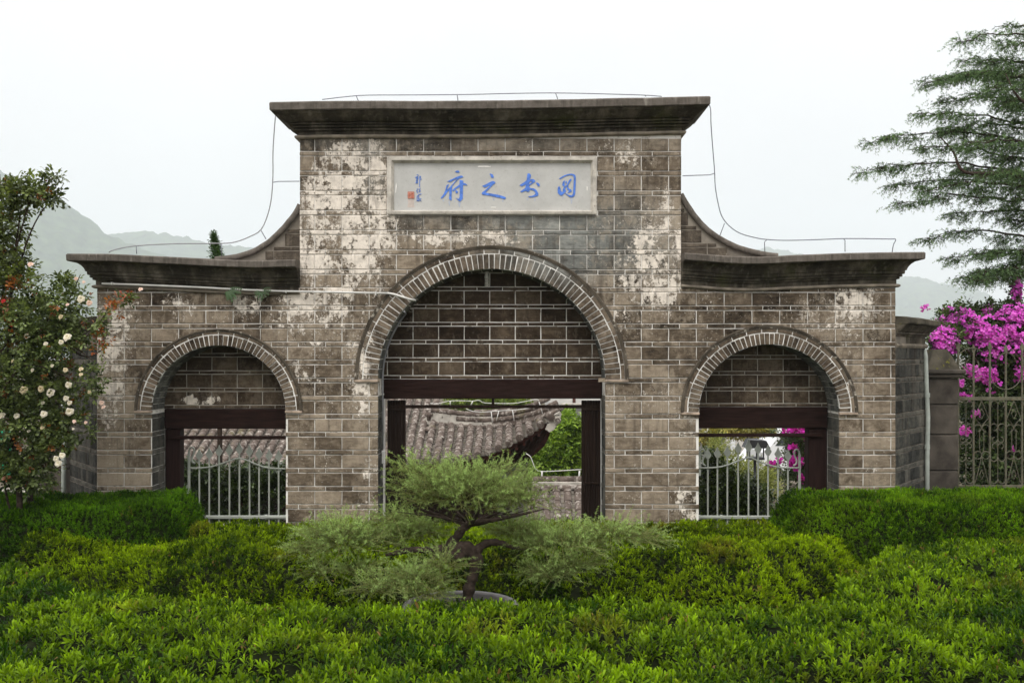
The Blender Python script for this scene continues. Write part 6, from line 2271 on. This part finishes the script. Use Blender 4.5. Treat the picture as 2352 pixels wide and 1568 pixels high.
b2 = bush('bougainvillea', 'small bougainvillea with a few magenta flowers beyond the right iron gate', 'bougainvillea', [(1830, 1010, 26, 30, 0, .3, 300), (1845, 1060, 34, 50, 0, .3, 500), (1820, 1050, 18, 30, 0, .2, 150), (1870, 1020, 26, 60, .1, .3, 300), (1830, 1110, 40, 36, 0, .3, 300), (1790, 1000, 16, 12, 0, .1, 40)], 1500, 4.2, .06, .5, (.018, .035, .010), (.10, .14, .045), mat=M_ROSELEAF, base=-.6)
pos, out = cloud_pts([(1812, 988, 22, 8, -.2, .1, 22), (1842, 992, 16, 8, -.2, .1, 22), (1852, 1002, 8, 8, -.2, .1, 12), (1822, 1028, 6, 7, -.3, .05, 10), (1826, 1060, 18, 16, -.3, .1, 34), (1840, 1100, 5, 10, -.3, .05, 10), (1790, 1060, 5, 6, -.3, .05, 7), (1772, 1066, 5, 5, -.3, .05, 5), (1859, 1048, 5, 12, -.3, .05, 10)], 130, 4.2)
L = rng.uniform(.05, .085, len(pos))
V, T, kk = leaves(np.repeat(pos, 3, 0), rand_dir(len(pos) * 3) + np.array((0, -.4, .2)), rand_dir(len(pos) * 3), np.repeat(L, 3), np.repeat(L, 3) * .85, True, .3, .2)
tri_mesh('blossom', V, T, M_PETAL, b2, np.repeat(np.array((.55, .03, .42)) * rng.uniform(.7, 1.25, (len(pos) * 3, 1)), kk, 0), kind='stuff')
bush('bamboo_shrub', 'pale yellow green feathery shrub before the white van', 'shrub', [(1650, 1040, 22, 36, 0, .5, 250), (1690, 1090, 30, 40, 0, .5, 350), (1730, 1095, 30, 36, 0, .5, 300), (1765, 1110, 30, 30, 0, .5, 300), (1700, 1150, 60, 40, 0, .6, 300)], 1800, 9.5, .13, .16, (.09, .12, .02), (.36, .38, .10), step=.05, base=-1.8)
bush('background_tree', 'yellowish small tree in front of the pale town wall', 'tree', [(1700, 990, 55, 14, 0, .6, 300), (1740, 984, 40, 12, 0, .6, 200), (1630, 1005, 22, 20, 0, .5, 150)], 1200, 15, .12, .4, (.12, .13, .03), (.36, .30, .06), [([np.array(W(1716, 1120, 15)), np.array(W(1717, 1050, 15)), np.array(W(1716, 990, 15))], [.05, .04, .02])], step=.04)

# white van
YVn = 21.0
van = thing('white_van', 'white van parked beyond the right iron gate', 'van', (WX(1745, YVn), YVn + .9, -1.85))
M_VAN = simple('white_car_paint', (.72, .73, .74), .35, .04, 2, 0, .4)
M_GLASS = simple('dark_window_glass', (.05, .06, .065), .12, .2, 2, 0, .5)
M_TYRE = simple('tyre_rubber', (.02, .02, .02), .8, .2, 9, .1, .2)
vx0, vx1 = WX(1676, YVn), WX(1826, YVn)
zb = -1.55
prof = [(vx0, zb), (vx0, zb + .55), (vx0 + .10, zb + .85), (vx0 + .72, zb + 1.02), (vx0 + 1.12, zb + 1.52), (vx0 + 1.5, zb + 1.62), (vx1 - .12, zb + 1.62), (vx1, zb + 1.45), (vx1, zb)]
MB().prism(prof, YVn, YVn + 1.7).build('body', M_VAN, van)
for a, b in ((.86, 1.42), (1.5, 2.05), (2.12, 2.66)):
    MB().prism([(vx0 + a + (.26 if a < 1 else 0) - .1, zb + 1.08), (vx0 + b, zb + 1.08), (vx0 + b, zb + 1.5), (vx0 + a + (.40 if a < 1 else 0) - .02, zb + 1.5)], YVn - .012, YVn + .02).build('window', M_GLASS, van)
for wx in (vx0 + .6, vx1 - .65):
    MB().tube([(wx, YVn - .02, zb), (wx, YVn + .2, zb)], .30, 18).build('wheel', M_TYRE, van)
for q in (vx0 + 1.46, vx0 + 2.09):
    MB().box(q - .008, q + .008, YVn - .004, YVn + .01, zb + .2, zb + 1.05).build('door_seam', M_GLASS, van)
car = thing('white_car', 'white rounded car half hidden behind the dark lantern box', 'car', (WX(1800, 18), 18.8, -1.85))
cx0, cx1 = WX(1752, 18.0), WX(1860, 18.0)
cz = -.35
MB().prism([(cx0, cz - .2), (cx0, cz + .35), (cx0 + .25, cz + .55), (cx0 + .55, cz + .95), (cx1 - .5, cz + 1.0), (cx1 - .1, cz + .55), (cx1, cz + .4), (cx1, cz - .2)], 18.0, 19.6).build('body', M_VAN, car)
MB().prism([(cx0 + .38, cz + .56), (cx0 + .62, cz + .88), (cx1 - .56, cz + .92), (cx1 - .25, cz + .56)], 17.99, 18.02).build('window', M_GLASS, car)
for wx in (cx0 + .3, cx1 - .3):
    MB().tube([(wx, 17.98, cz - .2), (wx, 18.2, cz - .2)], .28, 16).build('wheel', M_TYRE, car)
tag(MB().bbox(cx0 - .5, cx1 + 1.5, 17.6, 20.3, -1.85, cz - .49, .05).build('parking_terrace', simple('concrete', (.19, .165, .135), .9, .2, 3, .2, .1)), 'raised concrete parking terrace under the white car', 'terrace')

# little roofed lantern box on legs
YB2 = 7.5
lan = thing('lantern_box', 'small dark roofed lantern box seen through the right gate', 'lantern', (WX(1733, YB2), YB2, -1.5))
lx0, lx1 = WX(1716, YB2), WX(1752, YB2)
M_BLK = simple('black_metal', (.028, .028, .03), .5, .3, 9, .1, .3)
MB().prism([(lx0 - .06, WZ(1027, YB2)), (lx1 + .10, WZ(1027, YB2)), (lx1 + .02, WZ(1010, YB2)), (lx0 + .02, WZ(1008, YB2))], YB2 - .22, YB2 + .22).build('roof', M_BLK, lan)
for x in (lx0 + .02, (lx0 + lx1) / 2, lx1 - .02):
    MB().bbox(x - .012, x + .012, YB2 - .15, YB2 - .12, WZ(1050, YB2), WZ(1027, YB2), .003).build('post', M_BLK, lan)
MB().bbox(lx0, lx1, YB2 - .16, YB2 + .16, WZ(1054, YB2), WZ(1049, YB2), .004).build('shelf', M_BLK, lan)
MB().tube([((lx0 + lx1) / 2, YB2, -1.85), ((lx0 + lx1) / 2, YB2, WZ(1053, YB2))], .03, 8).build('stand', M_BLK, lan)

# pale buildings far behind
def block(name, label, x0, x1, pt, y, dep, col, wins=(), roof=None, sill=None):
    o = thing(name, label, 'building', (WX((x0 + x1) / 2, y), y + dep / 2, -1.9))
    MB().box(WX(x0, y), WX(x1, y), y, y + dep, -1.95, WZ(pt, y)).build('wall', simple(name + '_wall', col, .9, .15, 1.2, .2, .1), o)
    for a, b, c, d_, dark in wins:
        MB().bbox(WX(a, y), WX(b, y), y - .04, y + .02, WZ(d_, y), WZ(c, y), .01).build('window', M_GLASS if dark else M_EAVE, o)
    if roof:
        MB().box(WX(x0 - roof, y), WX(x1 + roof, y), y - .5, y + dep + .4, WZ(pt, y) + .003, WZ(pt - 5, y)).build('roof', M_STONE, o)
    return o


bw = block('town_house', 'long pale town house wall beyond the right iron gate', 1668, 1980, 988, 30, 6, (.60, .57, .52), ((1715, 1736, 1005, 1024, 0), (1737, 1752, 1006, 1018, 1), (1690, 1700, 1030, 1042, 1), (1600, 1612, 1010, 1030, 1)))
mb = MB()
for i in range(26):
    x = WX(1740 + i * 3.2, 29.6)
    bw_ = MB().tube([(x, 29.3, WZ(990, 29.6)), (x, 31, WZ(980, 29.6))], .02, 5)
    mb.add(bw_.v, bw_.f)
mb.box(WX(1735, 29.6), WX(1830, 29.6), 29.3, 31, WZ(990, 29.6) - .03, WZ(990, 29.6))
mb.build('corrugated_roof', M_STONE, bw)
MB().tube([W(1683, 1050, 29.9), W(1683, 985, 29.9)], .12, 8).build('downpipe', M_VAN, bw)
bg = block('grey_shed', 'grey shed with a sloping awning strut behind the right gate', 1580, 1665, 996, 27, 4, (.36, .35, .34), ((1618, 1634, 1012, 1040, 1),), 3)
MB().tube([W(1612, 999, 26), W(1630, 984, 26)], .05, 6).build('awning_strut', M_VAN, bg)
bt = block('grey_tower_house', 'grey concrete house seen above the camphor tree', 1262, 1400, 880, 46, 8, (.50, .49, .47), ((1290, 1306, 946, 958, 1), (1315, 1322, 900, 985, 0)), 0)
MB().bbox(WX(1296, 45), WX(1322, 45), 45, 45.9, WZ(962, 45), WZ(948, 45), .02).build('porch_roof', M_STONE, bt)
MB().bbox(WX(1290, 45.5), WX(1372, 45.5), 45.4, 45.95, WZ(931, 45.5), WZ(926, 45.5), .03).build('string_course', M_RIDGE, bt)

# left edge: bright net on a frame, low coping wall
YN = 3.2
net = thing('green_net', 'bright green shade net hung behind the rose bush at the left edge', 'net', (WX(5, YN), YN, 0))
gx, gz = np.meshgrid(np.linspace(-70, 27, 26), np.linspace(985, 1092, 22))
dpt = YN + (fbm(gx / 16, gz / 22, 90, 3) - .5) * .35
s_ = (D + dpt) / F
Pn = np.stack([(gx + (fbm(gz / 14, gz * 0 + 3, 91, 2) - .5) * 12 * (gx > 10) - CX) * s_, dpt, ZC + (HZ - gz) * s_], -1)
surf_mesh('cloth', Pn, simple('green_net_cloth', (.01, .46, .26), .75, .12, 6, .1, .2), net)
MB().tube([W(-72, 1200, YN), W(-72, 980, YN), W(30, 980, YN + .02)], .02, 6).build('frame', M_DARKWOOD, net)
YO = .6
ow = thing('coping_wall', 'low wall with pale stone coping below the rose bush at the left edge', 'wall', (WX(20, YO), YO, 0))
MB().bbox(WX(-160, YO), WX(73, YO), YO - .05, YO + .35, WZ(1141, YO), WZ(1128, YO), .012).build('coping', M_RIDGE, ow)
MB().box(WX(-160, YO), WX(70, YO), YO, YO + .3, 0, WZ(1141, YO) - .002).build('wall', M_STONE, ow)
YBl = 3.6
bal = thing('balustrade', 'dark wooden balustrade behind the rose bush at the left edge', 'balustrade', (WX(20, YBl), YBl, 0))
for p in (1070, 1086):
    MB().bbox(WX(-160, YBl), WX(96, YBl), YBl, YBl + .06, WZ(p + 3.5, YBl), WZ(p - 3.5, YBl), .008).build('rail', M_DARKWOOD, bal)
for p in range(-150, 96, 34):
    MB().bbox(WX(p, YBl), WX(p + 4, YBl), YBl + .062, YBl + .11, WZ(1130, YBl), WZ(1060, YBl), .006).build('post', M_DARKWOOD, bal)
